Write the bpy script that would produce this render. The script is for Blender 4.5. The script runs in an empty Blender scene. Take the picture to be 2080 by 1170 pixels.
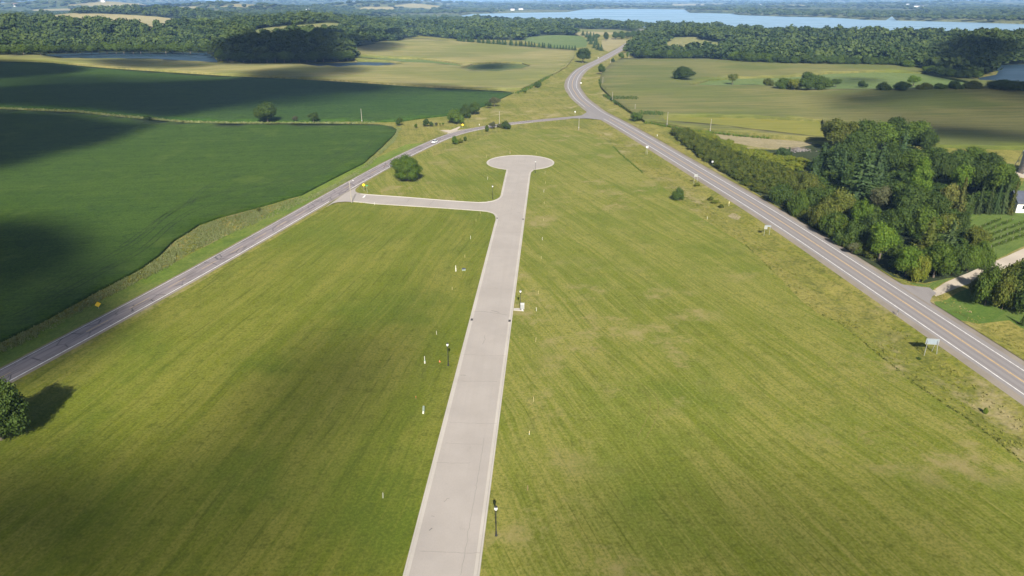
import bpy, bmesh, math, random
import numpy as np
from mathutils import Vector, Matrix
from mathutils.geometry import delaunay_2d_cdt, tessellate_polygon

SC = bpy.context.scene
COL = SC.collection
RNG = np.random.default_rng(11)
random.seed(5)

# ------------------------------------------------------------------ camera model (a drone 70 m up)
H = 70.0
F = 1387.0
PITCH = math.atan((585 + 5) / F)
CP, SP = math.cos(PITCH), math.sin(PITCH)


def flat(u, v):
    x = (u - 1040) / F
    y = -(v - 585) / F
    dz = -SP + y * CP
    t = H / -dz
    return (x * t, (CP + y * SP) * t)


# ------------------------------------------------------------------ terrain height
BUMPS = []


def bump(u, v, amp, sx, sy, rot=0.0):
    x, y = flat(u, v)
    BUMPS.append((x, y, amp, sx, sy, rot))


bump(850, 97, 9, 150, 90)
bump(575, 116, 12, 85, 60)
bump(640, 104, 9, 90, 60)
bump(170, 86, 20, 200, 150)
bump(-60, 84, 22, 160, 160)
bump(380, 82, 14, 110, 120)
bump(265, 47, 36, 300, 210)
bump(590, 62, 22, 190, 170)
bump(900, 62, 9, 220, 140)
bump(1900, 208, 5.0, 75, 42)
bump(1700, 196, 1.5, 75, 30)
bump(2010, 205, 5.0, 70, 50)
bump(1640, 137, 5, 150, 60)
bump(1420, 186, 2.2, 120, 26)
bump(1290, 165, 2.0, 60, 40)
bump(1420, 89, 12, 70, 70)
bump(1700, 92, 10, 260, 90)
bump(1950, 92, 5, 160, 70)
bump(1130, 72, 6, 200, 120)
bump(1340, 66, 5, 160, 120)
bump(1000, 150, 2.0, 110, 60)
bump(1010, 137, -2.5, 45, 25)
bump(100, 117, 3, 200, 60)
bump(640, 140, 2.5, 160, 45)
for (u, v, a, sx, sy) in [(120, 19, 55, 700, 260), (420, 24, 36, 500, 250), (760, 20, 50, 420, 260), (860, 12, 38, 700, 400),
                          (640, 9, 52, 900, 500), (300, 8, 46, 900, 500), (60, 5, 60, 1200, 900), (520, 2.5, 66, 1500, 900),
                          (900, 2.5, 52, 1500, 900), (1250, 3, 44, 1500, 800), (1560, 4, 50, 1500, 700), (1840, 5, 66, 520, 700),
                          (1700, 5, 46, 900, 600), (2060, 6, 58, 420, 600), (1450, 7, 22, 900, 400), (1150, 6, 22, 900, 300),
                          (1960, 10, 32, 500, 300), (1760, 12, 20, 500, 250), (1600, 12, 14, 400, 200)]:
    bump(u, v, a, sx, sy)
BA = np.array(BUMPS)


def hv(x, y):
    """base terrain height, arrays in, array out"""
    x = np.asarray(x, float)
    y = np.asarray(y, float)
    z = np.zeros(np.broadcast(x, y).shape)
    for bx, by, a, sx, sy, r in BUMPS:
        z = z + a * np.exp(-((x - bx) / sx) ** 2 - ((y - by) / sy) ** 2)
    w = np.clip((y - 420) / 400, 0, 1)
    z = z + w * (0.9 * np.sin(x / 61 + 1.3 + y / 210) + 0.8 * np.sin(y / 57 + x / 130) + 0.6 * np.sin((x * .8 + y * .6) / 33))
    w2 = np.clip((y - 1900) / 1500, 0, 1)
    z = z + w2 * (4 * np.sin(x / 190 + 2.0 + y / 600) + 4 * np.sin(y / 230 + x / 400 + .5))
    return z


TS = np.exp(np.linspace(math.log(55), math.log(15000), 900))


def P(u, v):
    """where the sight line through photo pixel (u, v) meets the terrain"""
    x = (u - 1040) / F
    y = -(v - 585) / F
    d = np.array((x, CP + y * SP, -SP + y * CP))
    px, py, pz = d[0] * TS, d[1] * TS, H + d[2] * TS
    below = pz < hv(px, py)
    if not below.any():
        t = 15000.0
    else:
        i = int(np.argmax(below))
        lo, hi = (TS[i - 1] if i else 10.0), TS[i]
        for _ in range(14):
            m = .5 * (lo + hi)
            if H + d[2] * m < hv(d[0] * m, d[1] * m):
                hi = m
            else:
                lo = m
        t = hi
    return (d[0] * t, d[1] * t)


def PP(pts):
    return [P(u, v) for u, v in pts]


def hgt(u, vb, vt):
    """height of an upright thing standing at pixel (u, vb) whose top shows at row vt"""
    bx, by = P(u, vb)
    y = -(vt - 585) / F
    dy, dz = CP + y * SP, -SP + y * CP
    return max(.3, H + dz * (by / dy) - float(hv(bx, by)))


def mpp(u, v):
    """metres per photo pixel, sideways, at the ground point under (u, v)"""
    x, y = P(u, v)
    return (y * CP + (H - float(hv(x, y))) * SP) / F


# ------------------------------------------------------------------ 2-D helpers
def catmull(pts, step):
    pts = [np.array(p, float) for p in pts]
    P_ = [2 * pts[0] - pts[1]] + pts + [2 * pts[-1] - pts[-2]]
    out = []
    for i in range(1, len(P_) - 2):
        a, b, c, d = P_[i - 1:i + 3]
        # centripetal-ish: scale tangents by chord lengths
        L = np.linalg.norm(c - b)
        n = max(1, int(L / (step(b) if callable(step) else step)))
        la, lc = np.linalg.norm(b - a) + 1e-6, np.linalg.norm(d - c) + 1e-6
        m1 = ((b - a) / la + (c - b) / L) * .5 * L
        m2 = ((c - b) / L + (d - c) / lc) * .5 * L
        for k in range(n):
            t = k / n
            h00 = 2 * t ** 3 - 3 * t ** 2 + 1
            h10 = t ** 3 - 2 * t ** 2 + t
            h01 = -2 * t ** 3 + 3 * t ** 2
            h11 = t ** 3 - t ** 2
            out.append(h00 * b + h10 * m1 + h01 * c + h11 * m2)
    out.append(pts[-1])
    return np.array(out)


def dens(poly, wig=0.0, closed=True, base=2.0, frac=.025, seed=0):
    """resample a polygon's sides (finer near the camera) and roughen them a little"""
    rg = np.random.default_rng(seed + 77)
    out = []
    n = len(poly)
    for i in range(n if closed else n - 1):
        a = np.array(poly[i], float)
        b = np.array(poly[(i + 1) % n], float)
        L = np.linalg.norm(b - a)
        D = np.linalg.norm((a + b) / 2)
        k = max(1, int(L / max(base, frac * D)))
        nrm = np.array((-(b - a)[1], (b - a)[0])) / (L + 1e-9)
        for j in range(k):
            p = a + (b - a) * j / k
            if wig and j:
                p = p + nrm * rg.uniform(-wig, wig)
            out.append(p)
    if not closed:
        out.append(np.array(poly[-1], float))
    return np.array(out)


def inside(px, py, poly):
    poly = np.asarray(poly)
    px = np.asarray(px)
    py = np.asarray(py)
    r = np.zeros(px.shape, bool)
    x1, y1 = poly[-1]
    for x2, y2 in poly:
        if y1 != y2:
            c = ((y1 > py) != (y2 > py)) & (px < (x2 - x1) * (py - y1) / (y2 - y1) + x1)
            r ^= c
        x1, y1 = x2, y2
    return r


def offset(line, d):
    """offset an open polyline to its right by d"""
    line = np.asarray(line, float)
    t = np.zeros_like(line)
    t[1:-1] = line[2:] - line[:-2]
    t[0] = line[1] - line[0]
    t[-1] = line[-1] - line[-2]
    t /= np.linalg.norm(t, axis=1)[:, None] + 1e-12
    return line + np.stack((t[:, 1], -t[:, 0]), 1) * d


def smooth(line, n):
    line = np.array(line)
    for _ in range(n):
        line[1:-1] = .25 * line[:-2] + .5 * line[1:-1] + .25 * line[2:]
    return line


# ------------------------------------------------------------------ roads (centre lines on the ground)
HW_LEFT = [(2080, 803), (1901.8, 680), (1786, 600.5), (1550, 440.7), (1411.5, 354.4), (1227, 242), (1202, 229), (1185, 215),
           (1163, 195), (1152.5, 176), (1156, 161.6), (1168.5, 145.5), (1189, 133), (1235.7, 110), (1299.6, 74), (1307, 66), (1300, 60)]
hwp = PP(HW_LEFT)
d0 = np.array(hwp[0]) - np.array(hwp[1])
d0 /= np.linalg.norm(d0)
hwp = [tuple(np.array(hwp[0]) + d0 * 160)] + hwp
HWL = smooth(catmull(hwp, lambda p: 6 if np.linalg.norm(p) < 500 else 12), 6)
HWC = offset(HWL, 3.5)
CR_LEFT = [(0, 753), (239, 628), (362, 562), (477, 499), (715, 366), (798, 322), (888, 280.5), (915, 269.5), (985, 256), (1034.6, 249),
           (1110, 242), (1181, 235), (1206, 233)]
crp = PP(CR_LEFT)
d0 = np.array(crp[0]) - np.array(crp[1])
d0 /= np.linalg.norm(d0)
crp = [tuple(np.array(crp[0]) + d0 * 120)] + crp
CRL = smooth(catmull(crp, 6), 8)
CRC = offset(CRL, 2.85)


def seg_dist(px, py, line):
    """signed distance (right positive) from points to a polyline"""
    best = np.full(px.shape, 1e9)
    sgn = np.zeros(px.shape)
    for (x1, y1), (x2, y2) in zip(line[:-1], line[1:]):
        dx, dy = x2 - x1, y2 - y1
        L2 = dx * dx + dy * dy
        t = np.clip(((px - x1) * dx + (py - y1) * dy) / L2, 0, 1)
        ex, ey = px - x1 - t * dx, py - y1 - t * dy
        d = np.hypot(ex, ey)
        m = d < best
        best = np.where(m, d, best)
        sgn = np.where(m, np.sign(ex * dy - ey * dx), sgn)
    return best * sgn


HWC_S = HWC[::3]
CRC_S = CRC[::3]


def hfull(x, y):
    x = np.atleast_1d(np.asarray(x, float))
    y = np.atleast_1d(np.asarray(y, float))
    z = hv(x, y)
    near = (y < 1100) & (y > -120) & (np.abs(x) < 500)
    if near.any():
        d = seg_dist(x[near], y[near], HWC_S)
        dc = seg_dist(x[near], y[near], CRC_S)
        f = np.clip((np.abs(dc) - 6) / 14, 0, 1)      # no ditch across the side road's mouth
        z[near] += f * (-1.15 * np.exp(-((d + 13.5) / 4.2) ** 2) - .9 * np.exp(-((d - 13) / 3.6) ** 2))
        g = np.clip((np.abs(d) - 8) / 14, 0, 1)
        z[near] += g * (-.7 * np.exp(-((dc + 8.5) / 2.6) ** 2) - .35 * np.exp(-((dc - 8) / 2.4) ** 2)) * (y[near] > 60)
    return z


def hz(x, y):
    return float(hfull(x, y)[0])


# ------------------------------------------------------------------ objects
def props(o, label=None, cat=None, group=None, kind=None):
    if label:
        o['label'] = label
    if cat:
        o['category'] = cat
    if group:
        o['group'] = group
    if kind:
        o['kind'] = kind
    return o


def mesh_np(name, V, faces_flat, counts, mats=(), tint=None, smoothf=False, uv=None, midx=None):
    me = bpy.data.meshes.new(name)
    V = np.asarray(V, np.float32)
    me.vertices.add(len(V))
    me.vertices.foreach_set('co', V.ravel())
    faces_flat = np.asarray(faces_flat, np.int32)
    counts = np.asarray(counts, np.int32)
    me.loops.add(len(faces_flat))
    me.loops.foreach_set('vertex_index', faces_flat)
    me.polygons.add(len(counts))
    st = np.zeros(len(counts), np.int32)
    st[1:] = np.cumsum(counts)[:-1]
    me.polygons.foreach_set('loop_start', st)
    if smoothf:
        me.polygons.foreach_set('use_smooth', np.ones(len(counts), bool))
    else:
        me.polygons.foreach_set('use_smooth', np.zeros(len(counts), bool))
    if midx is not None:
        me.polygons.foreach_set('material_index', np.asarray(midx, np.int32))
    if tint is not None:
        at = me.attributes.new('tint', 'FLOAT', 'FACE')
        at.data.foreach_set('value', np.asarray(tint, np.float32))
    if uv is not None:
        l = me.uv_layers.new(name='UVMap')
        l.data.foreach_set('uv', np.asarray(uv, np.float32)[faces_flat].ravel())
    me.update(calc_edges=True)
    me.validate()
    for m in mats:
        me.materials.append(m)
    return me


def link(name, me, parent=None, loc=None, rz=0, sc=None):
    o = bpy.data.objects.new(name, me)
    COL.objects.link(o)
    if parent:
        o.parent = parent
    if loc is not None:
        o.location = loc
    if rz:
        o.rotation_euler = (0, 0, rz)
    if sc is not None:
        o.scale = sc if hasattr(sc, '__len__') else (sc, sc, sc)
    return o


def thing(name, label, cat, loc=(0, 0, 0), rz=0, group=None, sc=None):
    o = link(name, None, None, loc, rz, sc)
    o.empty_display_size = .5
    return props(o, label, cat, group)


def copy_tree(o, parent=None):
    c = o.copy()
    COL.objects.link(c)
    if parent:
        c.parent = parent
    for ch in list(o.children):
        copy_tree(ch, c)
    return c


class MB:
    """collects boxes, tubes, lathes, prisms and builds ONE mesh"""

    def __init__(s):
        s.v, s.f = [], []

    def add(s, V, Fc):
        n = len(s.v)
        s.v += [tuple(map(float, p)) for p in V]
        s.f += [tuple(i + n for i in f) for f in Fc]
        return s

    def box(s, x0, x1, y0, y1, z0, z1, M=None):
        V = [Vector((x, y, z)) for z in (z0, z1) for y in (y0, y1) for x in (x0, x1)]
        if M is not None:
            V = [M @ p for p in V]
        return s.add(V, [(0, 2, 3, 1), (4, 5, 7, 6), (0, 1, 5, 4), (2, 6, 7, 3), (0, 4, 6, 2), (1, 3, 7, 5)])

    def tube(s, pts, rad, n=8, cap=True):
        pts = [Vector(p) for p in pts]
        if not hasattr(rad, '__len__'):
            rad = [rad] * len(pts)
        V, Fc = [], []
        for i, p in enumerate(pts):
            t = (pts[min(i + 1, len(pts) - 1)] - pts[max(i - 1, 0)]).normalized()
            a = Vector((1, 0, 0)) if abs(t.x) < .9 else Vector((0, 1, 0))
            b1 = t.cross(a).normalized()
            b2 = t.cross(b1)
            for k in range(n):
                w = 2 * math.pi * k / n
                V.append(p + (b1 * math.cos(w) + b2 * math.sin(w)) * rad[i])
        for i in range(len(pts) - 1):
            for k in range(n):
                Fc.append((i * n + k, i * n + (k + 1) % n, (i + 1) * n + (k + 1) % n, (i + 1) * n + k))
        if cap:
            Fc.append(tuple(range(n))[::-1])
            Fc.append(tuple((len(pts) - 1) * n + k for k in range(n)))
        return s.add(V, Fc)

    def lathe(s, prof, n=12, c=(0, 0)):
        V, Fc = [], []
        for r, z in prof:
            for k in range(n):
                w = 2 * math.pi * k / n
                V.append((c[0] + r * math.cos(w), c[1] + r * math.sin(w), z))
        for i in range(len(prof) - 1):
            for k in range(n):
                Fc.append((i * n + k, i * n + (k + 1) % n, (i + 1) * n + (k + 1) % n, (i + 1) * n + k))
        Fc.append(tuple(range(n))[::-1])
        Fc.append(tuple((len(prof) - 1) * n + k for k in range(n)))
        return s.add(V, Fc)

    def prism(s, outline, z0, z1, M=None):
        n = len(outline)
        V = [Vector((p[0], p[1], z)) for z in (z0, z1) for p in outline]
        if M is not None:
            V = [M @ p for p in V]
        return s.add(V, [tuple(range(n))[::-1], tuple(range(n, 2 * n))] + [(i, (i + 1) % n, n + (i + 1) % n, n + i) for i in range(n)])

    def build(s, name, mat, parent=None, smoothf=False, loc=None, rz=0):
        me = bpy.data.meshes.new(name)
        me.from_pydata(s.v, [], s.f)
        me.update()
        if smoothf:
            me.polygons.foreach_set('use_smooth', [True] * len(me.polygons))
        me.materials.append(mat)
        return link(name, me, parent, loc, rz)


# ------------------------------------------------------------------ materials
def new_mat(name):
    m = bpy.data.materials.new(name)
    m.use_nodes = True
    nt = m.node_tree
    nt.nodes.clear()
    out = nt.nodes.new('ShaderNodeOutputMaterial')
    b = nt.nodes.new('ShaderNodeBsdfPrincipled')
    nt.links.new(b.outputs[0], out.inputs[0])
    return m, nt, b, out


def rgba(c):
    return (c[0], c[1], c[2], 1)


class N:
    """small node-building helper"""

    def __init__(s, nt):
        s.nt = nt

    def n(s, t, **kw):
        x = s.nt.nodes.new(t)
        for k, v in kw.items():
            setattr(x, k, v)
        return x

    def pos(s):
        return s.n('ShaderNodeNewGeometry').outputs['Position']

    def obj(s):
        return s.n('ShaderNodeTexCoord').outputs['Object']

    def uv(s):
        return s.n('ShaderNodeUVMap').outputs[0]

    def map(s, vec, scale=(1, 1, 1), rot=0.0):
        m = s.n('ShaderNodeMapping')
        s.nt.links.new(vec, m.inputs[0])
        m.inputs['Rotation'].default_value = (0, 0, rot)
        m.inputs['Scale'].default_value = scale
        return m.outputs[0]

    def turn(s, vec, ang):
        """rotate so that local X runs along direction ang, BEFORE any scaling"""
        m = s.n('ShaderNodeVectorRotate', rotation_type='Z_AXIS')
        s.nt.links.new(vec, m.inputs['Vector'])
        m.inputs['Angle'].default_value = -ang
        return m.outputs[0]

    def noise(s, vec, scale, detail=4, rough=.55, dist=0.0):
        x = s.n('ShaderNodeTexNoise')
        s.nt.links.new(vec, x.inputs['Vector'])
        x.inputs['Scale'].default_value = scale
        x.inputs['Detail'].default_value = detail
        x.inputs['Roughness'].default_value = rough
        x.inputs['Distortion'].default_value = dist
        return x.outputs['Fac']

    def ramp(s, fac, lo, hi, a=0.0, b=1.0):
        x = s.n('ShaderNodeMapRange')
        x.interpolation_type = 'SMOOTHSTEP'
        s.nt.links.new(fac, x.inputs[0])
        x.inputs[1].default_value = lo
        x.inputs[2].default_value = hi
        x.inputs[3].default_value = a
        x.inputs[4].default_value = b
        return x.outputs[0]

    def mix(s, fac, a, b):
        x = s.n('ShaderNodeMix', data_type='RGBA')
        if isinstance(fac, (int, float)):
            x.inputs[0].default_value = fac
        else:
            s.nt.links.new(fac, x.inputs[0])
        for sock, c in ((6, a), (7, b)):
            if isinstance(c, tuple):
                x.inputs[sock].default_value = rgba(c)
            else:
                s.nt.links.new(c, x.inputs[sock])
        return x.outputs[2]

    def math(s, op, a, b=None):
        x = s.n('ShaderNodeMath', operation=op)
        for i, c in enumerate((a, b)):
            if c is None:
                continue
            if isinstance(c, (int, float)):
                x.inputs[i].default_value = c
            else:
                s.nt.links.new(c, x.inputs[i])
        return x.outputs[0]

    def scalecol(s, col, fac):
        x = s.n('ShaderNodeVectorMath', operation='SCALE')
        s.nt.links.new(col, x.inputs[0])
        if isinstance(fac, (int, float)):
            x.inputs['Scale'].default_value = fac
        else:
            s.nt.links.new(fac, x.inputs['Scale'])
        return x.outputs[0]

    def bump(s, hgt_, strength, dist):
        x = s.n('ShaderNodeBump')
        s.nt.links.new(hgt_, x.inputs['Height'])
        x.inputs['Strength'].default_value = strength
        x.inputs['Distance'].default_value = dist
        return x.outputs[0]


def m_grass(name, base, dry, dark, ang, streak=.5, patch=60.0, fine=1.0, bumpd=.12, strw=2.2, spots=None, lush=None, rough=.9, sheen=.25, flecks=.35, mott=.75):
    """grassland or crop: mowing streaks along ANG, broad patches, mottling, fine tufts; optional pale worn spots"""
    m, nt, b, out = new_mat(name)
    k = N(nt)
    p = k.pos()
    pw = k.n('ShaderNodeVectorMath', operation='ADD')
    wob = k.n('ShaderNodeTexNoise')
    nt.links.new(p, wob.inputs['Vector'])
    wob.inputs['Scale'].default_value = .02
    wob.inputs['Detail'].default_value = 2
    wv = k.n('ShaderNodeVectorMath', operation='SCALE')
    nt.links.new(wob.outputs['Color'], wv.inputs[0])
    wv.inputs['Scale'].default_value = 7.0
    nt.links.new(p, pw.inputs[0])
    nt.links.new(wv.outputs[0], pw.inputs[1])
    pr = k.turn(pw.outputs[0], ang)
    big = k.noise(p, 1 / patch, 5, .6)
    med = k.noise(p, 1 / 9.0, 6, .68)
    st = k.noise(k.map(pr, (.03 / strw, 1.1 / strw, .2)), 1.0, 5, .65)
    st2 = k.noise(k.map(pr, (.010 / strw, .24 / strw, .2)), 1.0, 3, .5)
    st3 = k.noise(k.map(pr, (.05, 2.6 / strw, .2)), 1.0, 3, .6)
    fn = k.noise(p, 1 / (.5 * fine), 5, .75)
    mm = k.noise(p, 1 / (2.4 * fine), 4, .7)
    f1 = k.math('ADD', k.math('MULTIPLY', k.ramp(st, .32, .68), streak), k.math('MULTIPLY', k.ramp(st2, .3, .7), streak * .8))
    f1 = k.math('ADD', f1, k.math('MULTIPLY', k.ramp(big, .34, .66), 1.0 - streak * .5))
    f1 = k.math('MULTIPLY', f1, 1 / (1 + streak * 1.3))
    c = k.mix(k.ramp(f1, .2, .8), base, dry)
    if lush:
        big2 = k.noise(k.map(p, (1, 1, 1), .7), 1.7 / patch, 4, .6)
        c = k.mix(k.ramp(big2, .48, .68), c, lush)
    c = k.mix(k.ramp(med, .48, .72, 0, mott), c, dark)
    c = k.mix(k.ramp(med, .46, .28, 0, mott * .6), c, dry)
    c = k.mix(k.ramp(st3, .52, .75, 0, streak * .8), c, dry)
    c = k.mix(k.ramp(st3, .45, .25, 0, streak * .9), c, dark)
    c = k.mix(k.ramp(mm, .50, .26, 0, .8), c, dark)
    c = k.mix(k.ramp(fn, .56, .30, 0, .85), c, dark)
    c = k.mix(k.ramp(fn, .50, .68, 0, flecks), c, tuple(min(1, x * 1.25) for x in dry))
    if spots:
        sp = k.noise(p, 1 / 16.0, 7, .72)
        sp2 = k.noise(k.map(p, (1, 1, 1), 1.1), 1 / 48.0, 2, .5)
        c = k.mix(k.math('MULTIPLY', k.ramp(sp, .49, .66, 0, .9), k.ramp(sp2, .45, .58)), c, spots)
    nt.links.new(c, b.inputs['Base Color'])
    b.inputs['Roughness'].default_value = rough
    b.inputs['Specular IOR Level'].default_value = .1
    b.inputs['Sheen Weight'].default_value = sheen * .12
    b.inputs['Sheen Roughness'].default_value = .6
    b.inputs['Sheen Tint'].default_value = (.8, .78, .42, 1)
    hb = k.math('ADD', fn, k.math('MULTIPLY', mm, 1.5))
    nt.links.new(k.bump(hb, .7, bumpd), b.inputs['Normal'])
    return m


def m_corn(name, base, tassel, dark, ang, patch=90.0, yellow=None):
    m, nt, b, out = new_mat(name)
    k = N(nt)
    p = k.pos()
    pr = k.turn(p, ang)
    big = k.noise(p, 1 / patch, 4, .5)
    bandn = k.noise(k.map(pr, (.006, .05, .2)), 1.0, 4, .55)
    rows = k.noise(k.map(pr, (.03, .5, .2)), 1.0, 3, .6)
    fn = k.noise(p, 1.6, 3, .7)
    f1 = k.math('ADD', k.math('MULTIPLY', k.ramp(big, .34, .66), .6), k.math('MULTIPLY', k.ramp(bandn, .3, .7), .5))
    c = k.mix(k.ramp(f1, .15, .9), base, tassel)
    if yellow:
        y = k.noise(k.map(pr, (.008, .03, .2)), 1.0, 3, .5)
        c = k.mix(k.ramp(y, .52, .68, 0, .8), c, yellow)
    c = k.mix(k.ramp(rows, .38, .62, .55, 0), c, dark)
    c = k.mix(k.ramp(fn, .3, .75, .5, 0), c, dark)
    nt.links.new(c, b.inputs['Base Color'])
    b.inputs['Roughness'].default_value = .9
    b.inputs['Specular IOR Level'].default_value = .1
    b.inputs['Sheen Weight'].default_value = .04
    b.inputs['Sheen Roughness'].default_value = .6
    b.inputs['Sheen Tint'].default_value = (.85, .78, .45, 1)
    nt.links.new(k.bump(k.math('ADD', fn, rows), .7, .35), b.inputs['Normal'])
    return m


def m_plain(name, col, rough=.6, var=.15, scale=3.0, metal=0.0, spec=.4):
    m, nt, b, out = new_mat(name)
    k = N(nt)
    p = k.obj()
    n1 = k.noise(p, scale, 4, .6)
    n2 = k.noise(p, scale * 7, 3, .6)
    c = k.mix(k.ramp(n1, .3, .7), tuple(x * (1 - var) for x in col), tuple(min(1, x * (1 + var)) for x in col))
    c = k.mix(k.ramp(n2, .45, .8, 0, var), c, tuple(x * .55 for x in col))
    nt.links.new(c, b.inputs['Base Color'])
    b.inputs['Roughness'].default_value = rough
    b.inputs['Metallic'].default_value = metal
    b.inputs['Specular IOR Level'].default_value = spec
    return m


def m_leaf(name, c1, c2, c3, trans=.22, rough=.65):
    """foliage: three leaf colours by leaf and by tree"""
    m, nt, b, out = new_mat(name)
    k = N(nt)
    at = k.n('ShaderNodeAttribute', attribute_name='tint')
    oi = k.n('ShaderNodeObjectInfo')
    p = k.pos()
    cl = k.noise(p, .45, 3, .6)
    c = k.mix(k.ramp(at.outputs['Fac'], .05, .95), c1, c2)
    c = k.mix(k.ramp(cl, .48, .75, 0, .75), c, c3)
    c = k.scalecol(c, k.ramp(oi.outputs['Random'], 0, 1, .82, 1.2))
    nt.links.new(c, b.inputs['Base Color'])
    b.inputs['Roughness'].default_value = rough
    b.inputs['Specular IOR Level'].default_value = .2
    tr = k.n('ShaderNodeBsdfTranslucent')
    nt.links.new(k.scalecol(c, 1.3), tr.inputs[0])
    mx = k.n('ShaderNodeMixShader')
    mx.inputs[0].default_value = trans
    nt.links.new(b.outputs[0], mx.inputs[1])
    nt.links.new(tr.outputs[0], mx.inputs[2])
    nt.links.new(mx.outputs[0], out.inputs[0])
    return m


def m_asphalt(name, col, track, crack=.0, patchy=.25, pale=None):
    """road surface with UV: u across the road in metres, v along it"""
    m, nt, b, out = new_mat(name)
    k = N(nt)
    uv = k.uv()
    sx = k.n('ShaderNodeSeparateXYZ')
    nt.links.new(uv, sx.inputs[0])
    ax = k.math('ABSOLUTE', sx.outputs[0])
    t1 = k.math('ABSOLUTE', k.math('SUBTRACT', k.math('ABSOLUTE', k.math('SUBTRACT', ax, 1.75)), .85))
    tr = k.ramp(t1, 0.1, .55, 1, 0)
    lng = k.noise(k.map(uv, (1.6, .02, 1)), 1.0, 4, .6)
    pat = k.noise(k.map(uv, (.5, .09, 1)), 1.0, 5, .65)
    fn = k.noise(k.map(uv, (6, 6, 6)), 1.0, 3, .7)
    c = k.mix(k.math('MULTIPLY', tr, k.ramp(lng, .25, .6, .25, .8)), col, track)
    c = k.mix(k.ramp(pat, .45, .72, 0, patchy), c, tuple(x * .5 for x in col))
    if pale:
        c = k.mix(k.ramp(lng, .5, .7, 0, .6), c, pale)
    c = k.mix(k.ramp(fn, .3, .7, .25, 0), c, tuple(x * .6 for x in col))
    if crack:
        vo = k.n('ShaderNodeTexVoronoi', feature='DISTANCE_TO_EDGE')
        nt.links.new(k.map(uv, (.35, .16, 1)), vo.inputs['Vector'])
        vo.inputs['Scale'].default_value = 1.0
        nn = k.noise(k.map(uv, (.3, .05, 1)), 1.0, 2, .5)
        c = k.mix(k.math('MULTIPLY', k.ramp(vo.outputs['Distance'], .0, .05, crack, 0), k.ramp(nn, .4, .6)), c, (.03, .03, .035))
    nt.links.new(c, b.inputs['Base Color'])
    b.inputs['Roughness'].default_value = .85
    b.inputs['Specular IOR Level'].default_value = .25
    nt.links.new(k.bump(fn, .3, .02), b.inputs['Normal'])
    return m


def m_pave(name, col, var=.1, dark=None):
    m, nt, b, out = new_mat(name)
    k = N(nt)
    p = k.pos()
    pr = k.turn(p, math.radians(86.85))
    lng = k.noise(k.map(pr, (.02, 1.1, 1)), 1.0, 4, .6)
    pat = k.noise(p, .12, 5, .6)
    fn = k.noise(p, 3.5, 4, .7)
    st = k.noise(p, .32, 6, .72)
    c = k.mix(k.ramp(pat, .3, .7), tuple(x * (1 - var) for x in col), tuple(x * (1 + var) for x in col))
    c = k.mix(k.ramp(lng, .45, .75, 0, .3), c, tuple(x * .86 for x in col))
    c = k.mix(k.ramp(fn, .35, .75, .2, 0), c, tuple(x * .75 for x in col))
    c = k.mix(k.ramp(st, .60, .78, 0, .5), c, dark or tuple(x * .6 for x in col))
    nt.links.new(c, b.inputs['Base Color'])
    b.inputs['Roughness'].default_value = .9
    b.inputs['Specular IOR Level'].default_value = .2
    nt.links.new(k.bump(fn, .3, .015), b.inputs['Normal'])
    return m


def m_water(name, col, rough=.08, wave=.02):
    m, nt, b, out = new_mat(name)
    k = N(nt)
    p = k.pos()
    n1 = k.noise(k.map(p, (.02, .06, .1)), 1.0, 4, .6)
    n2 = k.noise(p, .9, 3, .6)
    band = k.noise(k.map(p, (.0016, .008, .1)), 1.0, 4, .55)
    c = k.mix(k.ramp(n1, .3, .7), col, tuple(x * 1.3 for x in col))
    nt.links.new(c, b.inputs['Base Color'])
    nt.links.new(k.ramp(band, .35, .7, rough, rough * 2.2), b.inputs['Roughness'])
    b.inputs['IOR'].default_value = 1.33
    nt.links.new(k.bump(n2, .5, wave), b.inputs['Normal'])
    return m


HWANG = math.radians(99)
CRANG = math.radians(76)
M = {}
M['lawn_l'] = m_grass('lawn_grass', (.098, .120, .007), (.165, .160, .026), (.056, .073, .004), math.radians(80), .85, 48, bumpd=.08, lush=(.082, .113, .007), mott=.32)
M['lawn_r'] = m_grass('lawn_grass_mown', (.114, .134, .012), (.196, .184, .042), (.066, .082, .006), math.radians(109), 1.0, 50, bumpd=.08, strw=1.0,
                      spots=(.225, .185, .075), lush=(.098, .128, .010), mott=.36)
M['meadow'] = m_grass('rough_grass', (.128, .138, .015), (.215, .188, .046), (.060, .072, .009), HWANG, .5, 34, fine=1.8, bumpd=.3, spots=(.27, .22, .11))
M['verge'] = m_grass('road_verge_grass', (.090, .145, .014), (.150, .175, .030), (.052, .092, .009), CRANG, .4, 30, fine=1.2, bumpd=.15)
M['soy'] = m_grass('soybean_leaves', (.028, .062, .0042), (.045, .083, .0068), (.011, .031, .003), math.radians(10), .75, 80, fine=1.6, bumpd=.3, strw=1.3, sheen=.12, spots=(.055, .088, .011), mott=.45)
M['soy2'] = m_grass('soybean_leaves_far', (.025, .060, .007), (.040, .076, .010), (.010, .032, .004), math.radians(4), .6, 110, fine=2.4, bumpd=.3, strw=2.6, sheen=.1)
M['corn_l'] = m_corn('corn_tassels', (.160, .165, .042), (.310, .255, .100), (.085, .098, .026), math.radians(5), 120, yellow=(.19, .20, .05))
M['corn_r'] = m_corn('corn_ripening', (.105, .125, .024), (.195, .172, .055), (.055, .070, .016), math.radians(3), 90)
M['yellow'] = m_corn('yellowing_beans', (.165, .168, .022), (.225, .200, .036), (.100, .112, .016), math.radians(3), 60)
M['hollow'] = m_grass('wet_hollow_grass', (.070, .100, .024), (.110, .125, .036), (.040, .068, .016), 0.0, .3, 40, fine=2)
M['hay'] = m_grass('hay_meadow', (.125, .150, .045), (.205, .185, .075), (.080, .100, .030), 0.1, .4, 90, fine=2.5, bumpd=.3)
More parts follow.
